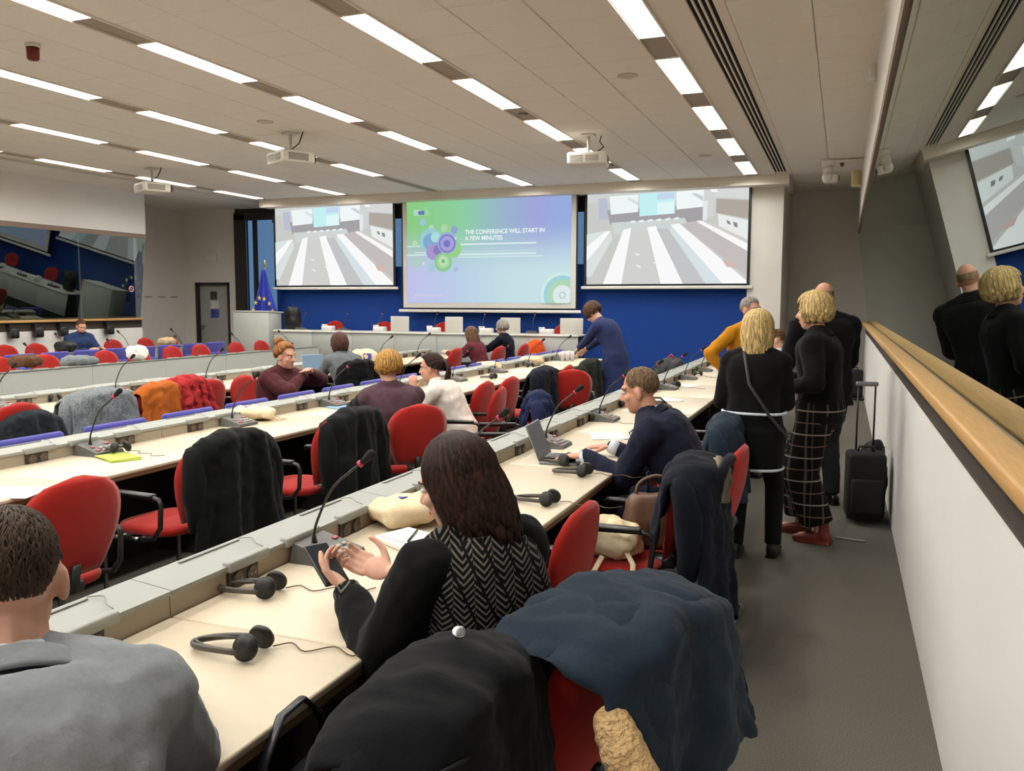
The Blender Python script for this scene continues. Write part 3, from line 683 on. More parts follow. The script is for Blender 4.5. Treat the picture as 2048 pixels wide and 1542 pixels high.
    m.cap(NB-NU*.03, hc+HM @ V((0, -.018*hs, -.06*hs)), .056*s*fat**.5, .052*s)
    E3 = lambda c, r, rot=None: m.ell(hl(*c), tuple(q*hs for q in r), HM if rot is None else HM @ rot, 20, 14)
    E3((0, -.014, .036), (.075, .096, .088)); E3((0, .022, -.035), (.061, .072, .085)); E3((0, .048, -.092), (.034, .034, .028))
    E3((0, .066, .032), (.056, .03, .018)); E3((0, .080, -.067), (.024, .014, .017))
    m.cap(hl(0, .088, .012), hl(0, .110, -.026), .009*hs, .0135*hs); E3((-.012, .098, -.033), (.009, .011, .008)); E3((.012, .098, -.033), (.009, .011, .008))
    for sg in (-1, 1): E3((sg*.077, -.006, -.012), (.009, .021, .033), Matrix.Rotation(R(sg*18), 3, 'Z')); E3((sg*.038, .062, -.025), (.026, .024, .024))
    root = m.build('person', skin, None, base, rz); mods(root, voxel=voxel, smooth=2); tag(root, label, cat)
    B.root = root
    if eyes:
        for sg in (-1, 1):
            e = MB(); e.ell(hl(sg*.031, .080, .006), (.014*hs, .012*hs, .0095*hs), HM, 12, 8, 0); e.ell(hl(sg*.031, .0895, .006), (.0065*hs, .004*hs, .0065*hs), HM, 10, 6, 1); e.build('eye', [M_eye, M_iris], root)
            e = MB(); e.tube([hl(sg*.014, .092, .026), hl(sg*.034, .089, .031), hl(sg*.052, .074, .026)], [.004*hs, .0048*hs, .0025*hs], 6); e.build('eyebrow', hair[1] if hair else M_iris, root)
        e = MB(); e.tube([hl(-.024, .086, -.066), hl(-.008, .0945, -.0635), hl(.008, .0945, -.0635), hl(.024, .086, -.066)], [.002, .0045, .0045, .002], 6); e.build('mouth', M_lip, root)
    if hair: make_hair(B, *hair)
    # ---- clothes
    if top:
        o = top.get('off', .016); m = MB(); t0 = top.get('hem', -.10); rows = [r for r in TORSO if r[0] > t0]
        hemr = (t0, .158, .118); fl = top.get('flare', 0)
        rr = [ring(t0, hemr[1]+fl, hemr[2]+fl, o)] if not top.get('dress') else []
        if top.get('dress'):      # skirt rings, straight down from the hips
            rr = []
            for z, a, b, sy in top['dress']: rr.append(sring(V((0, sy, z)), V((1, 0, 0)), V((0, 1, 0)), a*s, b*s))
        m.loft(rr+[ring(t, a, b, o) for t, a, b in rows if t <= top.get('neck', .49)])
        sl = top.get('sleeve', 1.0); sr = top.get('srad', 1.0)
        for k in 'LR':
            c0, _ = spine(.40); m.cap(c0+(B.sh[k]-c0)*.35, B.sh[k], (.064*fat+o)*s, (.054*fat+o)*s)
            m.cap(NB-NU*.07*s, NB+NU*.006*s, (.064*fat**.5+o*.5)*s, (.060*fat**.5+o*.45)*s)
            m.cap(NB+NU*.016*s, NB+(B.sh[k]-NB)*.80, (.050+o*.6)*s, (.050*fat+o)*s)
            m.cap(B.sh[k], B.el[k], (.052*fat*sr+o*.9)*s, (.044*fat*sr+o*.7)*s)
            if sl > 0: m.cap(B.el[k], B.el[k]+(B.wr[k]-B.el[k])*sl, (.044*fat*sr+o*.7)*s, (.029*sr+o*.45)*s)
        ob = m.build(top.get('name', 'top'), top['mat'], root); mods(ob, voxel=top.get('voxel', .013), smooth=top.get('smooth', 4), disp=top.get('folds', (.09, .022))); B.top = ob
        if 'cuff' in top:
            for k in 'LR':
                m = MB(); d = (B.wr[k]-B.el[k]).normalized(); m.tube([B.wr[k]-d*.035, B.wr[k]-d*.0, B.wr[k]+d*.020], [.042*s, .043*s, .039*s], 14, True); m.build('cuff', top['cuff'], root)
        for key, dr, dz, th in (('collar', .030, .0, .012), ('shirt_collar', .006, .016, .008)):
            if key in top:
                m = MB(); pts = []; n = 26
                for i in range(n+1):
                    a = R(-90-145+290*i/n)          # centred on the back of the neck
                    r = (.066+dr)*s; c, u = spine(.492); fw = u.cross(V((1, 0, 0)).cross(u).cross(u)).normalized()
                    f2 = V((1, 0, 0)).cross(u)*-1; back = (1-math.sin(a))/2
                    pts.append(c+V((1, 0, 0))*r*math.cos(a)+f2*r*.95*math.sin(a)+u*((dz+.030*back-.012)*s))
                ra = [V(p) for p in pts]; vs = []
                uu = spine(.492)[1]
                for i, p in enumerate(ra):
                    out = (p-spine(.492)[0]); out = (out-uu*out.dot(uu)).normalized()
                    vs.append((p+uu*.020*s-out*.008, p-uu*.022*s+out*.014*s))
                m.grid(lambda x_, y_: vs[min(int(round(x_*n)), n)][0].lerp(vs[min(int(round(x_*n)), n)][1], y_), n, 4)
                ob = m.build(key, top[key], root); mods(ob, solid=th, sub=1)
    if bottom:
        o = bottom.get('off', .014); m = MB(); w = bottom.get('wide', 1.0)
        if bottom.get('kind') != 'skirt':
            m.loft([ring(t, a, b, o) for t, a, b in TORSO if -.12 < t < .12]); an = bottom.get('end', 1.0)
            for k in 'LR':
                m.cap(B.hip[k], B.kn[k], (.088*fat+o)*s, (.062*w+o)*s)
                e_ = B.kn[k]+(B.an[k]-B.kn[k])*an; m.tube([B.kn[k], B.kn[k].lerp(e_, .5), e_], [(.060*w+o)*s, (.054*w+o)*s, (.050*w+o)*s], 16)
        else:
            for z, a, b, sy in bottom['rings']: pass
            m.loft([sring(V((0, sy, z)), V((1, 0, 0)), V((0, 1, 0)), a*s, b*s) for z, a, b, sy in bottom['rings']])
        ob = m.build(bottom.get('name', 'trousers'), bottom['mat'], root); mods(ob, voxel=bottom.get('voxel', .014), smooth=4, disp=bottom.get('folds', (.11, .02))); B.bot = ob
    if shoes:
        for k in 'LR':
            a = B.an[k]; a0 = V((a.x, a.y, 0)); m = MB(); hh = shoes[1] if isinstance(shoes, tuple) else .07; M_ = shoes[0] if isinstance(shoes, tuple) else shoes
            m.loft([sring(a0+V((0, y, z)), V((1, 0, 0)), V((0, 0, 1)), wx*s, wz, 12) for y, z, wx, wz in ((-.075*s, .04, .022, .03), (-.06*s, .045, .036, .042), (0, .048, .040, .045), (.08*s, .042, .044, .036), (.14*s, .032, .042, .026), (.185*s, .026, .026, .018))])
            m.cap(a0+V((0, -.02, .05)), a0+V((0, -.015, hh)), .045*s, .042*s); m.bb(a0+V((-.038*s, -.072*s, 0)), a0+V((.038*s, .15*s, .014)))
            ob = m.build('shoe', M_, root); mods(ob, voxel=.008, smooth=2)
    return B
def make_hair(B, style, m, p=None):
    p = p or {}; hl, hs = B.hl, B.hs; root = B.root; r = random.Random(p.get('seed', 3)); mb = MB()
    A0, A1, A2 = (.0785, .1005, .0925) if style in ('short', 'bald') else (.083, .106, .098)          # scalp ellipsoid, centre (0,-.014,.036)
    def scalp(az, el, k=1.0):             # az 0 = front, el from the crown down
        return V((math.sin(az)*math.sin(el)*A0*k, -.014+math.cos(az)*math.sin(el)*A1*k, .036+math.cos(el)*A2*k))
    def limit(az):                        # hair line
        a = abs((az+math.pi) % (2*math.pi)-math.pi); a = math.degrees(a); f = p.get('front', 52)
        if a < 45: return R(f)
        if a < 75: return R(f+(92-f)*(a-45)/30)
        if style in ('short', 'bald'): return R(92-12*min(1, (a-75)/12)) if a < 100 else R(80+min(1, (a-100)/35)*44)
        if a < 105: return R(92+ (a-75)/30*22)
        return R(114+min(1, (a-105)/40)*14)
    n = 36
    def capf(x, y):
        az = x*2*math.pi; el = y*limit(az)*.98; return hl(*scalp(az, el, 1.005-.075*(y**(3 if style == 'short' else 7))))
    if style != 'bald': mb.grid(capf, n, 10)
    HV = [m]+[hair_mat(m.name, *HC[m.name], k=q) for q in (.68, 1.25)]
    def lock(path, rad, nn=6): mb.tube([hl(*q) for q in path], [x*hs for x in rad], nn, True, r.choice((0, 0, 1, 2)))
    N = p.get('n', 110); L = p.get('len', .05); vol = p.get('vol', 1.06)
    if style == 'bald':
        def ringf(x, y): az = R(75)+x*R(210); el = R(78)+y*R(40); return hl(*scalp(az, el, .985))
        mb.grid(ringf, 24, 5)
    elif style == 'short':
        for i in range(N):
            az = r.uniform(0, 2*math.pi); lm = limit(az); e0 = lm*math.sqrt(r.uniform(0.0, .92)); da = p.get('sweep', .0)+r.uniform(-.25, .25)
            pts = []
            for j in range(5):
                e = e0+(R(30)*L/.05)*j/4*.8; e = min(e, lm+R(5)); pts.append(scalp(az+da*j/4, e, vol-.02+.022*math.sin(j/4*math.pi)-.065*min(1, e/lm)**3))
            lock(pts, [x*p.get('lr', .5) for x in (.009, .0115, .0105, .008, .003)], 5)
    elif style in ('long', 'bob'):
        gap = R(p.get('gap', 58)); sw = p.get('back', 0.0)
        for i in range(N):
            az = gap+(2*math.pi-2*gap)*(i+r.random())/N; e1 = R(r.uniform(92, 105)); lay = r.uniform(0, .05); pts = []; rad = []
            f = r.uniform(.66, 1.05)
            for j in range(6):
                e = R(8)+(e1-R(8))*j/5; pts.append(scalp(az, e, vol+lay*.9)); rad.append(.010+.004*j/5)
            q = pts[-1]; out = V((math.sin(az), math.cos(az), 0)); Lk = L*f
            for j in range(1, 6):
                t = j/5; wv = .010*math.sin(t*7+i); inw = (-.035*t*t if style == 'bob' else -.012*t)
                pts.append(V((q.x+out.x*inw+wv, q.y+out.y*inw-sw*t, q.z-Lk*t))); rad.append((.0145, .015, .0145, .012, .004)[j-1])
            lock(pts, rad)
        for i in range(p.get('fringe', 0)):
            az = R(r.uniform(-50, 50)); pts = [scalp(az, R(10)+(limit(0)+R(p.get('fl', 16))-R(10))*j/4, vol+.01) for j in range(5)]; lock(pts, [.009, .011, .011, .009, .004])
    elif style in ('bun', 'tied'):
        bx = V((0, p.get('by', -.10), p.get('bz', .10)))
        for i in range(N):
            az = R(40)+(2*math.pi-R(80))*(i+.5)/N if p.get('part') else 2*math.pi*i/N; lm = limit(az)*r.uniform(.8, 1.0); s0 = scalp(az, lm, 1.02); pts = []
            for j in range(6):
                t = j/5; q = s0.lerp(bx, t); d = q-V((0, -.014, .036)); ne = V((d.x/A0, d.y/A1, d.z/A2)); k = ne.length
                if k < vol: d = d*(vol/max(k, .05))
                pts.append(V((0, -.014, .036))+d)
            lock(pts, [.005, .010, .011, .011, .010, .008])
        if style == 'bun':
            for i in range(22):
                a = r.uniform(0, 6.28); c = bx+V((0, -.008, .012)); R_ = .030+.008*r.random(); ax1 = V((math.cos(a), .4*math.sin(a), math.sin(a))).normalized(); ax2 = ax1.cross(V((r.uniform(-1, 1), r.uniform(-1, 1), r.uniform(-1, 1)))).normalized()
                lock([c+ax1*R_*math.cos(t)+ax2*R_*math.sin(t) for t in [k*.55 for k in range(9)]], [.004, .010, .012, .012, .012, .012, .012, .009, .003])
        else:
            for i in range(26):
                a = r.uniform(0, 6.28); q = bx+V((math.cos(a)*.016, -.01, math.sin(a)*.014)); wv = r.uniform(-.02, .02); Lk = L*r.uniform(.8, 1)
                lock([q, q+V((0, -.03, -.03)), q+V((wv, -.045, -Lk*.4)), q+V((wv*1.6, -.045+.02, -Lk*.7)), q+V((wv*2, -.03+.03, -Lk))], [.010, .014, .015, .013, .004])
        for i in range(p.get('wisps', 0)):
            az = r.uniform(0, 6.28); q = scalp(az, R(r.uniform(30, 100)), vol+.03); lock([q, q+V((r.uniform(-.03, .03), r.uniform(-.03, .03), r.uniform(-.01, .04)))], [.003, .001], 4)
    o = mb.build('hair', HV if style != 'bald' else m, root); return o
def leather_line(*a): pass
# ---------------------------------------------------------------- clothing materials
def cloth(name, c, n=.10, b=.35): return mat(name, c, .9, spec=.12, sheen=.04, noise=(90, n), bump=(160, b, .003))
C_grey = cloth('grey_wool', '#84878a', .05); C_navy = cloth('navy_suit', '#1c1f30'); C_black = cloth('black_knit', '#0e0e0f'); C_char = cloth('charcoal', '#232427')
C_maroon = cloth('maroon_jersey', '#4a2427'); C_purple = cloth('plum_cotton', '#4d3840'); C_whitek = cloth('white_knit', '#d9d3c8', .05); C_greyk = cloth('grey_knit', '#62666a', .2)
C_mustard = cloth('mustard_knit', '#b57a18'); C_bluedress = cloth('blue_dress', '#2b3358'); C_jean = cloth('denim', '#242e3b', .2); C_shirt = cloth('white_shirt', '#cfd4dc', .03); C_wine = cloth('wine_jersey', '#5c2730')
C_darknavy = cloth('dark_navy_coat', '#10131d'); C_shoe = mat('black_leather', '#141210', .35); C_brownleather = mat('brown_leather', '#6b2a20', .4, noise=(14, .2))
def pattern_mat(name, kind):
    m = bpy.data.materials.new(name); m.use_nodes = True; nt = m.node_tree; b = nt.nodes['Principled BSDF']; b.inputs['Roughness'].default_value = .9; b.inputs['Specular IOR Level'].default_value = .1
    N = nt.nodes.new; Lk = nt.links.new; tc = N('ShaderNodeTexCoord'); sp = N('ShaderNodeSeparateXYZ'); Lk(tc.outputs['Object'], sp.inputs[0])
    def M(op, a, b_=None):
        q = N('ShaderNodeMath'); q.operation = op
        for i, x in enumerate((a, b_)):
            if x is None: continue
            if isinstance(x, (int, float)): q.inputs[i].default_value = x
            else: Lk(x, q.inputs[i])
        return q.outputs[0]
    def mixc(f, a, c):
        q = N('ShaderNodeMix'); q.data_type = 'RGBA'; Lk(f, q.inputs[0])
        for i, x in ((6, a), (7, c)):
            if isinstance(x, str): q.inputs[i].default_value = hexc(x)
            else: Lk(x, q.inputs[i])
        return q.outputs[2]
    X, Y, Z = sp.outputs
    if kind == 'zigzag':
        h = M('ADD', M('MULTIPLY', X, .85), M('MULTIPLY', Y, -.62))
        tri = M('PINGPONG', h, .028)                                   # zigzag offset
        blk = M('FLOOR', M('MULTIPLY', h, 1/.056)); blk2 = M('MULTIPLY', M('MODULO', blk, 2), .0078)
        ph = M('ADD', M('ADD', Z, M('MULTIPLY', tri, .85)), blk2)
        st = M('LESS_THAN', M('MODULO', M('ADD', ph, 5), .0155), .0060)
        gap = M('GREATER_THAN', M('MODULO', M('ADD', M('ADD', h, M('MULTIPLY', Z, .5)), 5), .056), .008)
        Lk(mixc(M('MULTIPLY', st, gap), '#0c0b0b', '#5f5952'), b.inputs['Base Color'])
    else:
        def line(c, per, w, off=0): return M('LESS_THAN', M('MODULO', M('ADD', c, 5+off), per), w)
        ang = M('ARCTAN2', Y, X); av = M('MULTIPLY', ang, .14)
        c = mixc(M('MULTIPLY', line(av, .066, .010), .55), '#15120f', '#5f5a54'); c = mixc(M('MULTIPLY', line(Z, .16, .010), .85), c, '#8f897f'); c = mixc(M('MULTIPLY', line(Z, .16, .008, .08), .8), c, '#7d5a56')
        Lk(c, b.inputs['Base Color'])
    MATS[name] = m; return m
C_zig = pattern_mat('zigzag_knit', 'zigzag'); C_plaid = pattern_mat('plaid_wool', 'plaid')
H_dkbrown = hair_mat('hair_dark_brown', '#2b1810'); H_brown = hair_mat('hair_brown', '#5a4028'); H_blond = hair_mat('hair_blond', '#c2a670', .35); H_blond2 = hair_mat('hair_dark_blond', '#9a7238', .45)
H_grey = hair_mat('hair_grey', '#8d867e', .35); H_ginger = hair_mat('hair_ginger', '#8a5a2e', .45); H_greybrown = hair_mat('hair_grey_brown', '#6a563f', .5); H_fair = hair_mat('hair_cropped', '#8a7058', .3)

# ---- grey suited man, nearest, seen from behind
b1 = human('Person in a grey suit jacket seen from behind, nearest the camera', (-1.03, .78), 140, 1.80, .585, (20, 20), 0, (0, 10), {'L': (-1.62, 1.02, .79), 'R': (-1.36, 1.42, .79)}, fat=1.08, shw=.172,
      hair=('short', hair_mat('hair_chestnut', '#3a2a1e', .35), {'n': 2600, 'len': .035, 'vol': 1.012, 'front': 50, 'lr': .2}), top={'mat': C_grey, 'name': 'jacket', 'off': .030, 'collar': C_grey, 'shirt_collar': C_shirt, 'folds': (.14, .02, .05, .008), 'voxel': .009, 'hem': -.16},
      bottom={'mat': C_char}, shoes=C_shoe, voxel=.006, elbow={'R': (.35, -.2, -1), 'L': (-.35, -.2, -1)})
# ---- woman with the phone
b2 = human('Person in a black and zigzag cardigan holding a phone at the first desk', (-.76, 1.98), 155, 1.68, .56, (14, 16), 0, (23, 16), {'L': (-1.28, 2.02, .83), 'R': (-1.22, 2.18, .845)}, fat=1.08, shw=.168,
      hair=('long', H_dkbrown, {'n': 260, 'len': .20, 'vol': 1.07, 'gap': 64, 'back': .045}), top={'mat': C_zig, 'name': 'cardigan', 'off': .024, 'hem': -.20, 'flare': .02, 'sleeve': 0, 'voxel': .010, 'folds': (.12, .016)},
      bottom={'mat': C_char}, shoes=C_shoe, voxel=.005, curl=(.75, .5), palm={'L': (.2, .5, .8), 'R': (-.3, -.6, .6)}, elbow={'L': (-.25, .1, -1), 'R': (.4, -.1, -1)}, fore={'L': (-.75, .5, .25), 'R': (-.95, .1, .1)})
m = MB()
for k in 'LR':
    m.cap(b2.sh[k]+V((0, 0, .004)), b2.el[k], .092, .080, 14); m.cap(b2.el[k], b2.el[k]+(b2.wr[k]-b2.el[k])*.84, .078, .050, 14)
    c0 = b2.spine(.41)[0]; m.cap(c0+(b2.sh[k]-c0)*.55, b2.sh[k], .074, .092, 14)
mods(m.build('sleeves', C_black, b2.root), voxel=.009, smooth=4, disp=(.08, .02))
for k in 'LR':
    m = MB(); d = (b2.wr[k]-b2.el[k]).normalized(); m.tube([b2.wr[k]-d*.055, b2.wr[k]-d*.03, b2.wr[k]+d*.01], [.042, .045, .040], 16); m.build('patterned_cuff', C_zig, b2.root)
# ---- man in the navy suit with the laptop
b3 = human('Person in a navy suit typing on a laptop at the first desk', (-.69, 4.56), 178, 1.80, .575, (22, 18), 0, (2, 12), {'L': (-1.30, 4.50, .80), 'R': (-1.24, 4.86, .80)}, fat=1.10, shw=.19, skin=SKIN2,
      hair=('short', H_greybrown, {'n': 2000, 'len': .045, 'vol': 1.02, 'front': 44, 'sweep': .2, 'lr': .24}), top={'mat': C_navy, 'name': 'jacket', 'off': .026, 'collar': C_navy, 'shirt_collar': C_shirt, 'cuff': C_shirt, 'hem': -.16, 'voxel': .010, 'folds': (.10, .022)},
      bottom={'mat': C_navy}, shoes=C_shoe, voxel=.005, curl=(.3, .3), palm={'L': (0, 0, -1), 'R': (0, 0, -1)}, fore={'L': (-1, .05, -.05), 'R': (-1, -.1, -.05)}, elbow={'L': (-.2, -.5, -1), 'R': (.3, -.5, -1)})
def lanyard(B, m_, badge=None, back=False):
    c, u = B.spine(.47); s = B.s; pts = [c+V((.055*math.cos(R(a)), -.075*math.sin(R(a))*1.0+.0, .055+.02*math.sin(R(a)))) for a in range(0, 181, 20)]
    e, ue = B.spine(.15); f = e+V((0, .16*B.fat+.02, 0)); o = MB()
    fr = [pts[0], B.spine(.40)[0]+V((.05, .155*B.fat, 0)), f]; fl = [f, B.spine(.40)[0]+V((-.05, .155*B.fat, 0)), pts[-1]]
    o.tube(fr[::-1]+pts[1:-1]+fl[::-1], .007, 6, flat=.4); o.build('lanyard', m_, B.root)
    if badge: q = MB(); q.rbox(f+V((0, .01, -.05)), (.09, .006, .12), .002, 1); q.build('badge', badge, B.root)
M_lan = mat('lanyard_blue', '#2a2a78', .7); M_badge = mat('badge_blue', '#6aa4cc', .4, noise=(25, .3)); M_lanr = mat('lanyard_red', '#a02030', .7)
lanyard(b3, M_lan, M_badge)
# ---- standing group
b4 = human('Person in a black knee-length dress with white trims, standing with their back turned', (-.51, 5.62), 84, 1.60, None, (2, 4), 0, (-8, 2), {'L': (-.60, 5.86, .98), 'R': (-.38, 5.90, .97)}, elbow={'L': (-.35, -.3, -1), 'R': (.35, -.3, -1)}, fat=1.12, shw=.170,
      hair=('long', H_blond, {'n': 190, 'len': .21, 'vol': 1.10, 'gap': 55}), top={'mat': C_black, 'name': 'dress', 'off': .022, 'dress': ((.60, .205, .17, 0), (.70, .215, .175, 0), (.85, .22, .175, 0)), 'srad': .95, 'folds': (.12, .015)},
      bottom={'mat': cloth('black_tights', '#131313'), 'off': .012, 'wide': .92, 'voxel': .012, 'folds': (.2, .002)}, shoes=C_shoe, eyes=False, feet={'L': (-.09, -.03, .08), 'R': (.13, .08, .08)})
for zz, aa, bb_ in ((.60, .190, .160), (.955, .196, .156)):
    m = MB(); m.tube([V(p) for p in sring(V((0, 0, zz)), V((1, 0, 0)), V((0, 1, 0)), aa, bb_, 40)], .009, 6, closed=True); m.build('white_trim', C_shirt, b4.root)
m = MB(); m.tube([b4.sh['L']+V((.10, -.09, .07)), b4.spine(.30)[0]+V((0, -.185, 0)), b4.spine(.10)[0]+V((.13, -.19, 0)), b4.spine(-.02)[0]+V((.23, -.11, -.03))], .012, 6, flat=.35); m.build('bag_strap', mat('strap_grey', '#2c2c2c', .5), b4.root)
b5 = human('Person in a black jacket and wide plaid trousers standing in the aisle', (-.12, 6.20), 168, 1.725, None, (2, 5), 0, (4, 3), {'L': (-.34, 6.05, 1.08), 'R': (-.38, 6.32, 1.12)}, fat=1.1, shw=.172,
      hair=('bob', H_blond, {'n': 170, 'len': .085, 'vol': 1.16, 'gap': 50, 'fringe': 26, 'fl': 20}), top={'mat': C_black, 'name': 'jacket', 'off': .028, 'hem': -.10, 'collar': C_black, 'folds': (.12, .02)},
      bottom={'mat': C_plaid, 'wide': 1.55, 'end': .88, 'off': .03, 'folds': (.2, .012)}, shoes=(C_brownleather, .16), feet={'L': (-.09, -.05, .09), 'R': (.10, .13, .09)})
b6 = human('Person in a dark jacket and red lanyard standing behind the plaid trousers', (-.115, 7.35), 118, 1.84, None, (2, 5), 0, (-20, 0), {'L': (-.42, 7.55, 1.12), 'R': (-.15, 7.72, 1.1)}, fat=1.15, shw=.195, skin=SKIN2,
      hair=('bald', H_fair, {}), top={'mat': C_black, 'name': 'jacket', 'off': .028, 'hem': -.16, 'collar': C_black, 'folds': (.12, .02)}, bottom={'mat': C_char}, shoes=C_shoe, eyes=False)
m = MB(); c, u = b6.spine(.50); m.tube([c+V((.075*math.cos(R(a)), .07*math.sin(R(a)), .018)) for a in range(0, 360, 20)], .012, 6, closed=True); m.build('lanyard', M_lanr, b6.root)
b7 = human('Person in a mustard cardigan standing with a hand on the hip', (-.86, 8.25), -42, 1.72, None, (3, 5), 0, (6, 2), {'R': (-.98, 8.02, .99), 'L': (-.55, 8.35, 1.1)}, fat=1.02, skin=SKIN2,
      hair=('short', H_grey, {'n': 500, 'len': .06, 'vol': 1.03}), top={'mat': C_mustard, 'name': 'cardigan', 'off': .022, 'folds': (.09, .018)}, bottom={'mat': C_char}, shoes=C_shoe, elbow={'R': (1, -.35, .05)})
lanyard(b7, M_lan)
b8 = human('Seated person in a white shirt half hidden behind the black dress', (-.62, 10.9), 175, 1.74, .55, (6, 8), 0, (0, 6), {'L': (-1.1, 10.75, .80), 'R': (-1.1, 11.1, .80)}, hair=('short', H_brown, {'n': 400, 'vol': 1.03}), top={'mat': C_shirt, 'name': 'shirt'}, bottom={'mat': C_char}, shoes=C_shoe)
b9 = human('Person in a long dark blue dress bending over the second desk', (-2.62, 10.35), 166, 1.75, None, (8, 34), 0, (0, 42), {'L': (-3.35, 10.75, .90), 'R': (-3.30, 10.95, .90)}, fat=1.05,
      hair=('bob', hair_mat('hair_mid_brown', '#4b3424', .4), {'n': 140, 'len': .05, 'vol': 1.12, 'gap': 40, 'fringe': 20}), top={'mat': C_bluedress, 'name': 'dress', 'off': .02, 'dress': ((.22, .27, .24, .0), (.45, .24, .21, 0), (.70, .205, .17, 0), (.87, .185, .14, 0)), 'folds': (.12, .02)}, shoes=C_shoe, headoff=(0, .06, -.03))
# ---- seated at the second and third desk
b10 = human('Person in a maroon top leaning with folded arms on the second desk divider', (-5.06, 6.72), -6, 1.68, .52, (10, 12), 0, (2, 6), {'R': (-4.72, 6.72, .95), 'L': (-4.70, 6.86, .97)}, fat=1.15, skin=SKIN2,
      hair=('bun', H_ginger, {'n': 110, 'vol': 1.07, 'by': -.085, 'bz': .125, 'wisps': 40}), top={'mat': C_maroon, 'name': 'hooded_top', 'off': .034, 'collar': C_maroon, 'folds': (.10, .03)}, bottom={'mat': C_char}, shoes=C_shoe, elbow={'R': (.7, .5, -.6), 'L': (-1, .2, -.3)}, palm={'R': (0, .3, -.9)}, voxel=.008)
b11 = human('Person in a plum vest with black sleeves, seated at the second desk', (-3.05, 5.50), 138, 1.70, .52, (6, 12), 0, (2, 8), {'L': (-3.72, 5.9, .78), 'R': (-3.5, 6.25, .78)}, fat=1.16, shw=.175,
      hair=('bob', H_blond2, {'n': 190, 'len': .055, 'vol': 1.10, 'gap': 46, 'fringe': 16}), top={'mat': C_purple, 'name': 'vest', 'off': .026, 'sleeve': 0, 'srad': .2, 'hem': -.17, 'folds': (.09, .026)}, bottom={'mat': C_char}, shoes=C_shoe, eyes=False, voxel=.008)
m = MB()
for k in 'LR': m.cap(b11.sh[k], b11.el[k], .078, .066, 12); m.cap(b11.el[k], b11.wr[k], .064, .044, 12)
mods(m.build('sleeves', C_black, b11.root), voxel=.012, smooth=4, disp=(.08, .02))
b12 = human('Person in a white sweater sitting with the chin on one hand', (-3.02, 6.64), 186, 1.66, .52, (20, 18), 0, (4, 6), {'L': (-3.46, 6.56, .87), 'R': (-3.55, 6.95, .80)}, fat=1.04, skin=SKIN2,
      hair=('tied', H_dkbrown, {'n': 110, 'len': .26, 'vol': 1.07, 'by': -.11, 'bz': .06}), top={'mat': C_whitek, 'name': 'sweater', 'off': .026, 'hem': -.13, 'folds': (.09, .022)}, bottom={'mat': C_jean}, shoes=C_shoe, elbow={'L': (-.5, .3, -1), 'R': (.8, -.2, -.5)}, fore={'L': (0, 0, 1)}, voxel=.008, curl=(.9, .3))
b13 = human('Person in a grey sweater typing at the middle desk', (-5.58, 8.92), 150, 1.70, .53, (14, 16), 0, (0, 14), {'L': (-6.12, 9.15, .80), 'R': (-6.0, 9.45, .80)}, fat=1.08,
      hair=('bob', hair_mat('hair_reddish', '#4a3028', .4), {'n': 130, 'len': .125, 'vol': 1.10, 'gap': 50}), top={'mat': C_greyk, 'name': 'sweater', 'off': .028, 'folds': (.09, .026)}, bottom={'mat': C_char}, shoes=C_shoe, eyes=False)
b14 = human('Person in a wine red top seated at the far end of the middle desk', (-5.55, 13.0), 172, 1.66, .52, (16, 14), 0, (0, 10), {'L': (-6.15, 12.9, .80), 'R': (-6.15, 13.2, .80)}, fat=1.05,
      hair=('long', hair_mat('hair_light_brown', '#5f4432', .4), {'n': 110, 'len': .28, 'vol': 1.08, 'gap': 50, 'back': .04}), top={'mat': C_wine, 'name': 'top', 'off': .024}, bottom={'mat': C_char}, shoes=C_shoe)
b15 = human('Person in a dark navy top seated at the far end of the middle desk', (-5.45, 13.85), 178, 1.72, .56, (4, 8), 0, (0, 4), {'L': (-5.98, 13.75, .84), 'R': (-5.98, 14.0, .84)}, fat=1.08,
      hair=('bob', H_grey, {'n': 120, 'len': .07, 'vol': 1.10, 'gap': 48}), top={'mat': C_darknavy, 'name': 'top', 'off': .026}, bottom={'mat': C_char}, shoes=C_shoe)
b16 = human('Person in a blue jacket seated at the farthest desk by the left booth', (-12.62, 11.25), -8, 1.78, .55, (8, 14), 0, (-18, 22), {'L': (-12.16, 11.40, .80), 'R': (-12.16, 11.08, .80)}, fat=1.12, skin=SKIN2,
      hair=('short', hair_mat('hair_auburn', '#4a3020', .4), {'n': 400, 'vol': 1.03}), top={'mat': cloth('blue_jacket', '#27365a'), 'name': 'jacket', 'off': .034, 'collar': MATS['blue_jacket'], 'folds': (.09, .03)}, bottom={'mat': C_char}, shoes=C_shoe)
m = MB(); m.ell(b16.hl(0, .045, -.085), (.05, .045, .028), b16.HM, 14, 9); m.build('beard', MATS['hair_auburn'], b16.root)
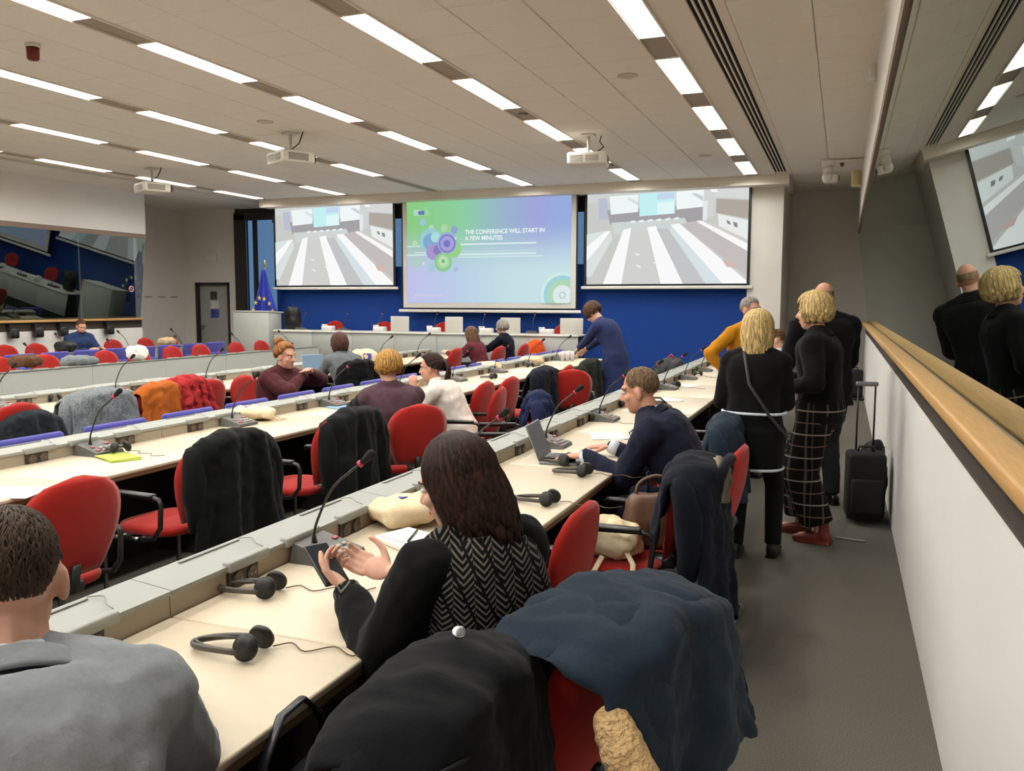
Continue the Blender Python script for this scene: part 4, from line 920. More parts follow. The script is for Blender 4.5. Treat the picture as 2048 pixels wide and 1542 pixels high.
# ================================================================ chairs in place
near = [(-1.0, 1.44, 178, 'Red chair under the black coat with a steel button, nearest the camera'), (-.77, 1.96, 164, 'Red chair of the person with the phone, a navy parka over its back'),
        (-1.19, 2.42, 180, 'Red chair pushed in just behind the person with the phone'), (-1.15, 2.92, 177, 'Red chair pushed in beside the three headphones'),
        (-.93, 3.85, 180, 'Red chair holding the cream tote and brown bag'), (-.76, 4.42, 176, 'Red chair of the person in the navy suit'),
        (-.98, 5.30, 182, 'Red chair with a blue denim jacket behind the navy-suited person'), (-1.0, 6.3, 180, 'Red chair pushed in beside the black knee-length dress'), (-.62, 10.9, 175, 'Red chair of the white-shirted person far along the first desk'), (-1.03, .78, 138, 'Red chair under the person in the grey suit jacket')]
row2 = [(-3.20, 2.60, 172, 'Nearest red chair at the second desk, empty'), (-3.36, 3.58, 176, 'Red chair half covered by the nearest black coat at the second desk'), (-3.27, 4.62, 178, 'Red chair half covered by the long dark coat at the second desk'),
        (-2.98, 5.50, 140, 'Red chair of the person in the plum vest'), (-2.99, 6.64, 186, 'Red chair of the person in the white sweater'), (-3.30, 7.12, 176, 'Red chair pushed in just beyond the white sweater'), (-2.50, 6.12, 200, 'Red chair turned in the aisle with a navy jacket on it'),
        (-3.27, 7.68, 174, 'Red chair pushed in left of the navy coat'), (-3.25, 8.55, 178, 'Red chair under the long navy coat at the second desk'), (-2.82, 8.98, 118, 'Red chair turned away with its round back to the camera'), (-3.22, 9.35, 178, 'Red chair behind the turned-away chair'), (-3.16, 10.05, 176, 'Red chair beside the person in the blue dress')]
row3 = [(-5.70, 4.32, 178, 'Nearest red chair at the middle desk, with a dark hood on it'), (-5.72, 5.02, 178, 'Red chair under the grey coat at the middle desk'), (-5.72, 5.66, 178, 'Red chair under the orange coat at the middle desk'), (-5.72, 6.32, 174, 'Red chair beside the red scarf at the middle desk'),
        (-5.82, 7.35, 180, 'Red chair behind the person in the maroon top'), (-5.10, 6.72, -6, 'Red chair of the person in the maroon top'), (-5.55, 8.92, 150, 'Red chair of the grey sweater wearer'), (-5.9, 9.75, 180, 'Red chair beside the grey sweater wearer'), (-5.92, 12.15, 176, 'Red chair left of the wine red top'),
        (-5.52, 13.0, 172, 'Red chair of the person in the wine red top'), (-5.42, 13.85, 178, 'Red chair of the person in the dark navy top'), (-5.45, 14.62, 170, 'Red chair with an orange jacket at the end of the middle desk')]
for r in near+row2+row3: chair(*r)
for i, y in enumerate((7.75, 8.42, 9.42, 10.05, 10.75, 11.4, 12.3, 13.0, 13.6)): chair(-9.72, y, 0, '%s red chair from the left at the desk with the plain grey back' % ORD[i].capitalize())
for i, y in enumerate((9.95, 10.52, 11.25, 12.15, 12.95, 13.6)): chair(-12.42 if i != 2 else -12.6, y, 0, '%s red chair from the left along the left booth wall' % ORD[i].capitalize())
for i, x in enumerate((-10.2, -9.0, -7.6, -6.2, -5.0)): 
    c = chair(x, 15.5, -90, '%s red chair from the left behind the head table' % ORD[i].capitalize()); c.location.z = .30
# purple flip seats on the backs of the dividers
pd = {}
o = MB(); o.rbox((0, .03, .735), (.50, .055, .26), .025, 3, Matrix.Rotation(R(-7), 3, 'X')); pd['backrest'] = o.mesh('backrest', M_purple)
o = MB(); o.rbox((0, .075, .50), (.46, .06, .34), .025, 3); pd['folded_seat'] = o.mesh('folded_seat', M_purple)
o = MB()
for s in (-1, 1): o.bb((s*.24-.012, -.01, .30), (s*.24+.012, .06, .62))
o.bb((-.25, -.01, .42), (.25, .01, .46)); pd['bracket'] = o.mesh('bracket', M_arm)
def flip(x, y, face, label):
    t = empty('flip_seat', (x, y, 0), R(face-90), label, 'seat', 'purple flip seats on the dividers')
    for k in pd: link(k, pd[k], t)
for i in range(16): flip(DX[1]-.815, 3.55+.66*i, 180, '%s purple flip seat from the camera behind the second desk divider' % (ORD+['fifteenth', 'sixteenth'])[i].capitalize())
for i in range(10): flip(mir(DX[0])+.815, 7.9+.605*i, 0, '%s purple flip seat from the left on the far divider' % ORD[i].capitalize())

# ================================================================ microphones
M_mic = mat('mic_unit', '#55544f', .45); M_foam = mat('mic_foam', '#1b1b1b', .95, bump=(300, .6, .003)); M_ring = mat('mic_ring', '#c23a58', .4); M_btn = mat('button_grey', '#8f8f88', .4); M_btnr = mat('button_red', '#a8444e', .4)
mm = {}
o = MB(); a, b_ = .105, .09
o.add([(-a, -b_, 0), (a, -b_, 0), (a, b_, 0), (-a, b_, 0), (-a+.008, -b_+.004, .022), (a-.008, -b_+.004, .022), (a-.012, b_-.006, .068), (-a+.012, b_-.006, .068)], [(3, 2, 1, 0), (4, 5, 6, 7), (0, 1, 5, 4), (1, 2, 6, 5), (2, 3, 7, 6), (3, 0, 4, 7)]); mm['body'] = o.mesh('body', M_mic)
sl = math.atan2(.046, .17); T = lambda x, y: V((x, y, .0235+(y+b_)*math.tan(sl)))
o = MB()
for j in range(3):
    for i in range(2): o.box(T(-.01+.035*j, -.055+.03*i), (.026, .018, .006), Matrix.Rotation(sl, 3, 'X'), 0)
o.box(T(-.055, -.055), (.028, .016, .006), Matrix.Rotation(sl, 3, 'X'), 1); o.box(T(.075, .02), (.03, .018, .006), Matrix.Rotation(sl, 3, 'X'), 1); o.box(T(-.05, -.005), (.022, .014, .006), Matrix.Rotation(sl, 3, 'X'), 1)
mm['buttons'] = o.mesh('buttons', [M_btn, M_btnr])
BTN = [(MB().rbox((0, 0, 0), (.026, .018, .006), .002, 1).mesh('button', M_btn), T(-.01+.035*j, -.055+.03*i), 0) for j in range(3) for i in range(2)]+[(MB().rbox((0, 0, 0), (.028, .016, .006), .002, 1).mesh('button', M_btnr), T(*q), 0) for q in ((-.055, -.055), (.075, .02), (-.05, -.005))]
G0 = V((-.02, .045, .055)); G1 = V((-.02, .03, .14)); G2 = V((-.01, -.03, .26)); G3 = V((0, -.13, .345)); d = (G3-G2).normalized()
o = MB(); gp = smoothp([G0, G0+V((0, 0, .03)), G1, G2, G3], 3); o.tube(gp, [.011, .0095, .008]+[.0048]*(len(gp)-3), 8); mm['gooseneck'] = o.mesh('gooseneck', M_arm)
o = MB(); o.tube([G3, G3+d*.012], .0125, 12); mm['light_ring'] = o.mesh('light_ring', M_ring)
o = MB(); o.cap(G3+d*.022, G3+d*.060, .012, .017, 12); mm['microphone_head'] = o.mesh('microphone_head', M_foam)
def mic(x, y, face, label, yaw=0):
    t = empty('microphone_unit', (x, y, TOPZ), R(face-90+yaw), label, 'microphone', 'desk microphone units')
    for k in mm:
        if k == 'buttons' and (x < -2 or y > 3.5): tag(link(k, mm[k], t), kind='stuff')
        elif k != 'buttons': link(k, mm[k], t)
        else:
            for b_m, bl, ba in BTN: link('button', b_m, t, bl, (sl, 0, 0))
rows = (('nearest desk', DX[0]-.565, YM[0:], 180), ('second desk', DX[1]-.565, YM[1:], 180), ('middle desk', DX[2]-.565, YM[2:], 180), ('desk with the plain grey back', mir(DX[1])+.565, YM[4:], 0), ('farthest desk by the left booth', mir(DX[0])+.565, YM[5:], 0))
for nm, x, ys, f in rows:
    for i, y in enumerate(ys): mic(x, y+.02, f, '%s microphone unit from the camera on the %s' % (ORD[i].capitalize(), nm))
for i, x in enumerate((-10.3, -9.3, -8.5, -7.3, -6.3, -5.3)):
    t = empty('microphone_unit', (x, 14.72, 1.061), R(180), '%s microphone unit from the left on the head table' % ORD[i].capitalize(), 'microphone', 'desk microphone units')
    for k in mm: tag(link(k, mm[k], t), kind='stuff' if k == 'buttons' else None)

# ================================================================ headphones
M_hp = mat('headphone_black', '#191817', .5); M_hpb = mat('headphone_band', '#4a4640', .45); M_wire = mat('thin_wire', '#5c4a38', .5)
hm = {}
o = MB(); o.tube([(-.052*math.cos(R(a))**1, .17*math.sin(R(a)), .014+.012*math.cos(R(a))**2) for a in range(0, 181, 12)], .0055, 6, flat=1.7); o.tube([(-.040*math.cos(R(a)), .15*math.sin(R(a))+.008, .024) for a in range(20, 161, 14)], .0035, 6); hm['headband'] = o.mesh('headband', M_hpb)
for k, s in (('earcup', -1), ('earcup2', 1)):
    o = MB(); c = V((s*.040, -.012, .036)); e = V((s*.94, .0, .34)).normalized(); o.tube([c+e*k for k in (.013, .0125, .009, .004, .003, -.007, -.011, -.0115)], [.012, .024, .027, .028, .034, .035, .033, .018], 18); hm[k] = o.mesh('earcup', M_hp)
o = MB(); o.tube(smoothp([(.045, -.04, .01), (.09, -.07, .004), (.05, -.13, .004), (.10, -.19, .004), (.06, -.26, .004), (.12, -.31, .004)]), .0019, 5); hm['cable'] = o.mesh('cable', M_wire)
def phones(p, yaw, label, z=TOPZ):
    t = empty('headphones', (p[0], p[1], z+.001), R(yaw), label, 'headphones', 'headphones on the desks'); 
    for k in hm: link(k, hm[k], t)
for u, v, yaw, lb in ((535, 1190, 100, 'Black headphones below the wall sockets left of the phone'), (500, 1310, 95, 'Black headphones beside the shoulder of the grey suit'), (1130, 930, 78, 'Black headphones nearest the laptop on the first desk'), (1165, 952, 84, 'Black headphones at the desk corner near the tote chair'),
        (1095, 1010, 82, 'Black headphones behind the person with the phone'), (1185, 842, 60, 'Black headphones behind the open laptop'), (440, 850, 60, 'Headphones left of the cream tote on the second desk'), (110, 803, 70, 'Headphones by the nearest chair of the middle desk'),
        (985, 758, 80, 'Headphones beyond the white sweater on the second desk'), (20, 925, 150, 'Headphones at the left edge on the second desk'), (1250, 815, 40, 'Headphones near the head of the navy-suited person'), (1060, 735, 50, 'Headphones behind the navy coat on the second desk'), (1350, 775, 60, 'Headphones far along the first desk behind the navy suit'), (1395, 752, 30, 'Headphones at the far end of the first desk')):
    q = atz(u, v, TOPZ); phones(q, yaw, lb)
# ================================================================ coats over chair backs
def coat(x, y, face, label, m, w=.52, front=.22, back=.50, bulk=(.03, .05), flare=.25, folds=5, amp=.022, shift=0.0, sleeves=True, seed=1, collar=False, name='coat', cat='coat', disp=(.10, .03, .035, .010), top=.955):
    """cloth hung over the back of the chair at x, y: over the top edge, down the front and further down behind"""
    t = empty(name, (x, y, 0), R(face-90), label, cat, 'coats over chair backs'); r = random.Random(seed); ph = [r.uniform(0, 6.28) for _ in range(4)]
    Lf, Lb = front, back; tot = Lf+.10+Lb
    def fn(a, b):
        u = (a*2-1); d = b*tot; sag = .075*abs(u)**2.6
        hw = w/2
        if d < Lf: k = 1-d/Lf; yy = -.285+bulk[0]+.05*k; z = top-.01-(Lf-d)
        elif d < Lf+.10: q = (d-Lf)/.10; yy = -.285+bulk[0]-(bulk[0]+bulk[1]+.07)*q; z = top-.01+.022*math.sin(q*math.pi)
        else: k = (d-Lf-.10)/Lb; yy = -.355-bulk[1]-.07*k*(1-.35*k); z = top-.01-(d-Lf-.10); hw *= 1+flare*k
        e = max(0, (d-Lf-.05)/tot) if d > Lf else max(0, (Lf-d)/tot)
        f = amp*(.25+1.6*e)*(math.sin(u*folds*1.9+ph[0])+.5*math.sin(u*folds*3.7+ph[1]+b*2))
        return V((u*hw+shift, yy+f*(1 if d > Lf else -1)+.05*abs(u)**3*(1 if d > Lf+.05 else -.2), z-sag-.012*math.sin(u*9+ph[2])*e*3))
    o = MB(); o.grid(fn, 40, 34); ob = o.build('coat_body', m, t); mods(ob, solid=.016, sub=1, disp=disp)
    if sleeves:
        for s in (-1, 1):
            q = fn(.5+.46*s, (Lf+.06)/tot); o = MB(); o.tube([q+V((-s*.05, .02, .0)), q+V((0, -.01, -.04)), q+V((s*.035, -.03, -.17)), q+V((s*.04, -.045, -.32)), q+V((s*.02, -.03, -.46))], [.045, .066, .062, .054, .045], 14)
            mods(o.build('sleeve', m, t), sub=1, disp=(.07, .03))
    if collar:
        o = MB(); o.grid(lambda a, b: V(((a*2-1)*.13+shift, -.335+.02*(a*2-1)**2-.035*b-.02*math.sin(b*3.14), top+.012+.045*(1-b)*b*4-.02*b-.05*abs(a*2-1)**2)), 14, 6); mods(o.build('collar', m, t), solid=.014, sub=1)
    return t
C_parka = cloth('blue_parka', '#212b37', .10); C_olive = cloth('olive_coat', '#23251f'); C_tweed = mat('grey_tweed', '#6a7072', .95, noise=(60, .45, (1, 4, 1)), bump=(120, .4, .003)); C_orange = cloth('rust_coat', '#a3561f'); C_scarf = cloth('red_scarf', '#9c2a2c', .2); C_orange2 = cloth('bright_orange', '#d0501c'); C_blue2 = cloth('mid_navy', '#1b2240'); C_dark = cloth('dark_hood', '#20262a')
C_plaidlin = mat('plaid_lining', '#6e6454', .85, noise=(9, .75)); C_fur = mat('sherpa', '#c2a070', .98, noise=(45, .18), bump=(60, 1.0, .02))
k1 = coat(-1.0, 1.44, 178, 'Black wool coat with a steel button over the nearest chair', cloth('black_wool', '#101114', .12), w=.60, front=.30, back=.55, bulk=(.10, .07), flare=.2, folds=3, amp=.012, seed=4)
o = MB(); o.tube([(0, 0, 0), (0, 0, .005), (0, 0, .007)], [.014, .014, .009], 18); b = o.build('button', mat('button_steel', '#b9bcbe', .25, 1), k1); b.location = (.06, -.31, .995); b.rotation_euler = V((-.5, -.3, .8)).to_track_quat('Z', 'Y').to_euler()
o = MB(); o.tube([(-.30, -.42, .90), (-.10, -.44, .86), (.16, -.40, .88)], .004, 5); o.build('seam', C_char, k1)
k2 = coat(-.77, 1.96, 164, 'Navy parka with cream fleece lining over the chair of the phone user', C_parka, w=.60, front=.34, back=.34, bulk=(.13, .16), flare=.34, folds=3.2, amp=.022, seed=9, sleeves=False, disp=(.16, .055, .05, .014), top=.985)
for pts, rad, nm in (([(-.28, -.46, .86), (-.32, -.53, .79), (-.35, -.61, .71), (-.37, -.68, .62), (-.38, -.74, .52), (-.38, -.77, .40)], [.03, .050, .048, .064, .074, .072], 'fleece_lining'), ([(-.30, .04, .66), (-.31, .06, .58), (-.30, .03, .48), (-.29, -.01, .40)], [.03, .05, .05, .04], 'fleece_lining')):
    o = MB(); n = 16
    path = []; rr = []
    for i in range(n+1):
        q = i/n*(len(pts)-1); j = min(int(q), len(pts)-2); f = q-j; path.append(V(pts[j]).lerp(V(pts[j+1]), f)); rr.append((rad[j]*(1-f)+rad[j+1]*f)*(1+.09*math.sin(i*1.25)))
    o.tube(path, rr, 18); mods(o.build(nm, C_fur, k2), sub=2, disp=(.016, .009))
o = MB(); o.tube([(-.26, .10, .80), (-.30, .06, .72), (-.31, .0, .58), (-.30, -.02, .42), (-.28, -.02, .28)], [.05, .075, .07, .065, .05], 14); mods(o.build('sleeve', C_parka, k2), sub=1, disp=(.07, .04))
k3 = coat(-.93, 3.85, 180, 'Long navy coat with a plaid lining patch over the tote chair', C_darknavy, w=.56, front=.26, back=.74, bulk=(.05, .09), flare=.30, folds=4, seed=12)
o = MB(); o.ell((.03, -.43, .84), (.15, .055, .11), None, 20, 14); mods(o.build('plaid_patch', C_plaidlin, k3), sub=1, disp=(.06, .05))
o = MB(); o.tube([V((.03, -.45, .84))+V((.165*math.cos(R(a)), -.03*math.sin(R(a)), .115*math.sin(R(a)))) for a in range(0, 360, 20)], .022, 8, closed=True); mods(o.build('hood_edge', C_darknavy, k3), disp=(.06, .02))
coat(-3.36, 3.58, 176, 'Black coat hanging on the second chair of the second desk', cloth('soft_black', '#0f100f', .12), w=.56, front=.24, back=.66, shift=.12, folds=4, amp=.03, seed=3, flare=.3)
coat(-3.27, 4.62, 178, 'Long dark coat beside the plum vest, touching the floor', cloth('dark_wool', '#111212', .15), w=.58, front=.24, back=.80, shift=.14, folds=4.5, amp=.03, seed=5, flare=.32)
coat(-3.25, 8.55, 178, 'Long navy coat in the middle of the second desk row', C_darknavy, w=.60, front=.22, back=.66, folds=4, seed=6, bulk=(.06, .06))
coat(-3.16, 10.05, 176, 'Dark olive coat beside the person in the blue dress', C_olive, w=.50, front=.2, back=.62, shift=-.06, folds=4, seed=7)
coat(-2.50, 6.12, 200, 'Navy jacket bunched on the chair turned in the aisle', C_blue2, w=.40, front=.2, back=.34, shift=-.10, folds=6, amp=.03, seed=8, disp=(.08, .05))
coat(-5.55, 8.92, 150, 'Black jacket on the chair of the grey sweater wearer', C_black, w=.50, front=.2, back=.34, seed=10, shift=-.06)
coat(-5.72, 5.02, 178, 'Grey tweed coat on the middle desk row', C_tweed, w=.62, front=.28, back=.56, bulk=(.08, .08), seed=11, folds=3)
coat(-5.72, 5.66, 178, 'Rust orange coat on the middle desk row', C_orange, w=.50, front=.22, back=.46, seed=13, sleeves=False)
coat(-5.72, 5.98, 178, 'Red knitted scarf bunched next to the rust orange coat', C_scarf, w=.40, front=.20, back=.28, bulk=(.08, .08), seed=14, folds=8, amp=.035, sleeves=False, name='scarf', cat='scarf', disp=(.06, .06), top=.98, collar=False)
coat(-5.70, 4.32, 178, 'Dark hooded jacket on the nearest chair of the middle desk', C_dark, w=.46, front=.2, back=.42, seed=15, top=.86, shift=.05)
coat(-5.45, 14.62, 170, 'Bright orange jacket at the far end of the middle desk', C_orange2, w=.42, front=.2, back=.3, seed=16, shift=-.08)
coat(-.98, 5.30, 182, 'Blue denim jacket behind the navy-suited person', C_jean, w=.54, front=.22, back=.45, seed=17)

# ================================================================ bags and soft things
def lump(m, c, r, seed=1, disp=(.07, .05), sq=.75, name='body', parent=None):
    o = MB(); n = 28; rings = []
    for j in range(1, 14):
        t = math.pi*j/14
        rings.append([V((r[0]*math.copysign(abs(math.sin(t)*math.cos(2*math.pi*k/n))**sq, math.cos(2*math.pi*k/n)), r[1]*math.copysign(abs(math.sin(t)*math.sin(2*math.pi*k/n))**sq, math.sin(2*math.pi*k/n)), r[2]*math.copysign(abs(math.cos(t))**.8, math.cos(t))+r[2])) for k in range(n)])
    o.loft(rings); ob = o.build(name, m, parent); ob.location = c; mods(ob, sub=1, disp=disp); return ob
M_canvas = mat('cream_canvas', '#d9c6a2', .9, noise=(60, .06), bump=(120, .3, .003)); M_print = mat('tote_print', '#4a4696', .8)
def tote(p, yaw, label, r=(.17, .12, .045), z=TOPZ, logo=True):
    t = empty('tote_bag', (p[0], p[1], z+.002), R(yaw), label, 'tote bag', 'cream tote bags'); lump(M_canvas, (0, 0, 0), r, 1, (.08, .045), .6, parent=t)
    o = MB(); o.tube([(r[0]*.7, -.04, r[2]), (r[0]*1.2, -.03, .012), (r[0]*1.45, .03, .008), (r[0]*1.15, .06, .01), (r[0]*.7, .05, r[2])], .009, 6, flat=.5); o.build('strap', M_canvas, t)
    if logo: o = MB(); o.rbox((-.02, .0, r[2]*2.02), (.07, .05, .004), .001, 1); o.build('print', M_print, t)
tote(atz(820, 1045, TOPZ), 60, 'Cream tote bag lying before the person with the phone', (.17, .13, .055))
tote(atz(505, 840, TOPZ), 20, 'Cream tote bag left of the pamphlets on the second desk', (.17, .12, .05))
for i, (u, v) in enumerate(((975, 742), (1062, 729), (1135, 718))): tote(atz(u, v, TOPZ), 30+20*i, ['Cream tote bag nearest the white sweater on the second desk', 'Cream tote bag behind the navy coat', 'Cream tote bag at the far end of the second desk'][i], (.18, .13, .06))
q = atx(728, 728, -6.28); t = empty('tote_bag', (q.x, q.y, TOPZ+.002), R(30), 'Cream tote bag with a blue print standing on the middle desk', 'tote bag', 'cream tote bags'); lump(M_canvas, (0, 0, 0), (.2, .10, .12), 2, (.1, .05), parent=t)
o = MB(); o.rbox((.05, -.105, .14), (.11, .006, .09), .002, 1); o.build('print', M_print, t)
p = V((-.97, 3.76, .482)); t = empty('tote_bag', p, R(180), 'Cream tote bag on the chair seat, its straps hanging down', 'tote bag', 'cream tote bags'); lump(M_canvas, (0, 0, 0), (.15, .10, .085), 3, (.07, .06), .55, parent=t)
o = MB(); o.tube([(-.10, .08, .05), (-.15, .16, .02), (-.155, .19, -.10), (-.15, .19, -.20), (-.10, .18, -.27), (-.04, .185, -.30), (.02, .18, -.27), (.045, .19, -.18), (.04, .18, -.06), (.0, .12, .03)], .013, 8, flat=.45); b = o.build('strap', M_canvas, t)
t = empty('handbag', (-.80, 3.98, .482), R(20), 'Brown leather bag on the chair seat behind the tote', 'bag'); lump(mat('brown_bag', '#5b4130', .5, noise=(12, .25)), (0, 0, 0), (.15, .075, .13), 4, (.10, .03), .42, parent=t)
o = MB(); o.tube(smoothp([(-.10, 0, .24), (-.08, 0, .31), (.0, 0, .345), (.08, 0, .31), (.10, 0, .24)]), .009, 8); o.build('handle', MATS['brown_bag'], t)
t = empty('handbag', (-1.02, 1.52, .482), R(95), 'Black leather handbag with chrome clips on the nearest chair', 'bag'); lump(mat('black_bag', '#17161a', .35, spec=.5), (0, 0, 0), (.19, .10, .085), 5, (.1, .02), parent=t)
for s in (-1, 1): o = MB(); o.tube([(-.13, s*.07, .12), (-.12, s*.085, .20), (-.04, s*.09, .27), (.05, s*.09, .27), (.12, s*.085, .20), (.13, s*.07, .12)], .013, 8, flat=.5); o.build('handle', MATS['black_bag'], t)
for x in (-.13, .13):
    for s in (-1, 1): o = MB(); o.rbox((x, s*.078, .135), (.03, .012, .022), .004, 1); o.build('clip', mat('steel', '#9a9a98', .3, 1), t)
t = empty('handbag', (-1.42, 6.85, TOPZ+.002), R(10), 'Dark brown bag on the first desk beside the black knee-length dress', 'bag'); lump(mat('dark_brown_bag', '#4a3b2c', .6, noise=(12, .3)), (0, 0, 0), (.16, .10, .05), 4, (.08, .05), parent=t)
o = MB(); o.tube([(-.1, 0, .09), (-.04, .02, .13), (.06, .02, .13), (.11, 0, .09)], .009, 6); o.build('handle', MATS['dark_brown_bag'], t)
t = empty('rucksack', (-10.75, 15.5, .002), 0, 'Black rucksack standing between the lectern and the head table', 'bag'); lump(M_black, (0, 0, 0), (.19, .13, .24), 6, (.12, .06), parent=t); t.location.z = 1.0
t.location = (-10.62, 14.85, 1.062); o = MB(); o.tube([(-.05, 0, .46), (0, 0, .52), (.05, 0, .46)], .012, 6); o.build('handle', M_black, t)
# wheeled suitcase with a bag strapped on it
def suitcase(x, y, rz, label, w, d, h, tele):
    t = empty('suitcase', (x, y, 0), R(rz), label, 'suitcase'); mc = mat('suitcase_fabric', '#141416', .75, bump=(200, .4, .003))
    o = MB(); o.rbox((0, 0, .04+h/2), (w, d, h), .035, 3); mods(o.build('body', mc, t), sub=0)
    o = MB(); o.rbox((0, -d/2-.012, .04+h*.36), (w*.82, .05, h*.52), .02, 3); o.build('front_pocket', mc, t)
    for s in (-1, 1): o = MB(); o.tube([(s*w*.36-.012, d/2-.03, .03), (s*w*.36+.012, d/2-.03, .03)], .03, 14); o.build('wheel', M_arm, t)
    o = MB(); o.tube([(-w*.2, 0, .04+h), (-w*.18, 0, .075+h), (w*.18, 0, .075+h), (w*.2, 0, .04+h)], .010, 8); o.build('handle', M_arm, t)
    if tele:
        for s in (-1, 1): o = MB(); o.tube([(s*.06, d/2-.03, h), (s*.06, d/2-.03, tele)], .007, 8); o.build('telescopic_tube', M_arm, t)
        o = MB(); o.rbox((0, d/2-.03, tele), (.16, .03, .035), .012, 2); o.build('grip', mat('grip_grey', '#77777a', .5), t)
    return t
suitcase(.20, 6.86, 6, 'Black wheeled suitcase with its handle pulled out, against the low white wall', .27, .24, .50, 1.04)
suitcase(.21, 15.6, 0, 'Small black suitcase standing far down the aisle', .30, .22, .48, 0)
t = empty('rucksack', (.26, 7.10, .0), R(10), 'Black rucksack leaning on the suitcase by the low white wall', 'bag'); lump(M_black, (0, 0, 0), (.10, .10, .30), 6, (.1, .06), parent=t)
for s in (-1, 1): o = MB(); o.tube([(s*.05, -.09, .56), (s*.05, -.13, .45), (s*.05, -.12, .30)], .012, 6); o.build('strap', M_arm, t)

# ================================================================ things on the desks
M_paper = mat('paper', '#f0ece4', .8); M_lapt = mat('laptop_grey', '#7c8086', .4, .3); M_glassdark = mat('screen_grey', '#5c6672', .25, noise=(3, .15))
def sheet(p, yaw, label, w=.21, h=.297, n=1, m=None, name='paper_sheets', cat='papers', th=.002):
    t = empty(name, (p[0], p[1], TOPZ+.0005), R(yaw), label, cat)
    for i in range(n): o = MB(); o.rbox((.008*i*(-1)**i, .006*i, th*(i+.5)), (w, h, th*.95), th*.3, 1, Matrix.Rotation(R(7*i), 3, 'Z')); o.build('sheet', m or M_paper, t)
    return t
sheet(atz(1215, 873, TOPZ), 15, 'White papers beside the navy-suited person', n=3); sheet(atz(20, 985, TOPZ), 20, 'White sheet at the left edge of the second desk', .3, .25)
sheet(atz(1330, 800, TOPZ), 30, 'White papers on the first desk behind the navy-suited person', n=3); sheet(atz(1370, 772, TOPZ), -20, 'White papers at the far end of the first desk', n=2); sheet(atz(1040, 742, TOPZ), 40, 'White papers behind the navy coat', n=2); sheet(atz(1100, 735, TOPZ), 70, 'White papers before the turned-away chair', n=2)
t = sheet(atz(240, 917, TOPZ), 62, 'Lime green booklet under headphones on the second desk', .17, .24, 2, mat('lime_cover', '#b7c94a', .5), 'booklet', 'booklet', .007)
q = atz(240, 910, TOPZ); phones((q.x, q.y), 70, 'Headphones lying on the lime green booklet', TOPZ+.0145)
sheet(atz(690, 816, TOPZ), 62, 'Blue and white pamphlets on the second desk', .2, .28, 3, mat('pamphlet_blue', '#7fa6c8', .5, noise=(8, .4)), 'pamphlets', 'pamphlets', .003)
q = atz(822, 1088, TOPZ); t = empty('notebook', (q.x, q.y, TOPZ+.0005), R(60), 'White notebook with a pen beside the tote bag', 'notebook')
o = MB(); o.rbox((0, 0, .011), (.17, .24, .022), .004, 2); o.build('cover', M_paper, t); o = MB(); o.rbox((.01, .01, .025), (.15, .21, .006), .002, 1, Matrix.Rotation(R(8), 3, 'Z')); o.build('loose_sheet', M_paper, t); o = MB(); o.tube([(-.05, -.06, .033), (.06, .05, .033)], .004, 8); o.build('pen', M_arm, t)
def laptop(p, yaw, label, tilt=20, w=.31, d=.215, m2=None):
    t = empty('laptop', (p[0], p[1], TOPZ+.0005), R(yaw), label, 'laptop')      # opens towards local -y
    o = MB(); o.rbox((0, 0, .008), (w, d, .016), .005, 2); o.build('base', M_lapt, t); o = MB(); o.bb((-w*.43, -d*.12, .0165), (w*.43, d*.36, .0185)); o.build('keyboard', M_arm, t)
    M_ = Matrix.Rotation(R(-tilt), 3, 'X'); o = MB(); o.rbox(V((0, d/2, .016))+M_ @ V((0, 0, d/2)), (w, .008, d), .004, 1, M_); o.build('lid', M_lapt, t)
    o = MB(); o.box(V((0, d/2, .016))+M_ @ V((0, -.0052, d/2)), (w*.95, .001, d*.92), M_); o.build('display', m2 or M_glassdark, t); return t
laptop((-1.47, 4.62), 96, 'Grey laptop in front of the navy-suited person', 22)
laptop((-6.28, 9.32), 62, 'Laptop with a pale blue screen at the middle desk', 18, m2=glow('pale_screen', '#a9c2d6', .6))
# phone in the person's hands
q = atz(652, 1128, .885); t = empty('phone', (q.x, q.y, .885), R(62), 'Black phone in the hands of the zigzag cardigan wearer', 'phone')
Mx = Matrix.Rotation(R(32), 3, 'X'); o = MB(); o.rbox((0, 0, 0), (.078, .16, .010), .004, 2, Mx); o.build('case', M_arm, t); o = MB(); o.box(Mx @ V((0, 0, .0055)), (.070, .148, .0012), Mx); o.build('display', mat('phone_glass', '#2a2c30', .1), t)
for i, (u, v) in enumerate(((1128, 697), (1150, 694))):
    q = V((-4.12+.1*i, 12.9-.35*i, TOPZ+.001)); t = empty('plastic_cup_stack', q, 0, ['Clear plastic cups left on the second desk end', 'Clear plastic cups by the hands of the blue-dressed person'][i], 'cups')
    for k in range(3): o = MB(); o.tube([(.07*k, .03*k, 0), (.07*k, .03*k, .10), (.07*k, .03*k, .13)], [.026, .034, .036], 12); o.build('cup', mat('clear_plastic', '#cfcad2', .2, spec=.6), t)
# black bag and cables by the far end of the first desk
t = empty('rucksack', (-2.35, 12.6, 0), R(20), 'Black rucksack with a pink handle beyond the blue dress', 'bag'); lump(M_black, (0, 0, 0), (.28, .2, .42), 8, (.12, .08), parent=t); o = MB(); o.tube([(-.06, 0, .82), (0, 0, .88), (.06, 0, .82)], .014, 6); o.build('handle', M_ring, t)
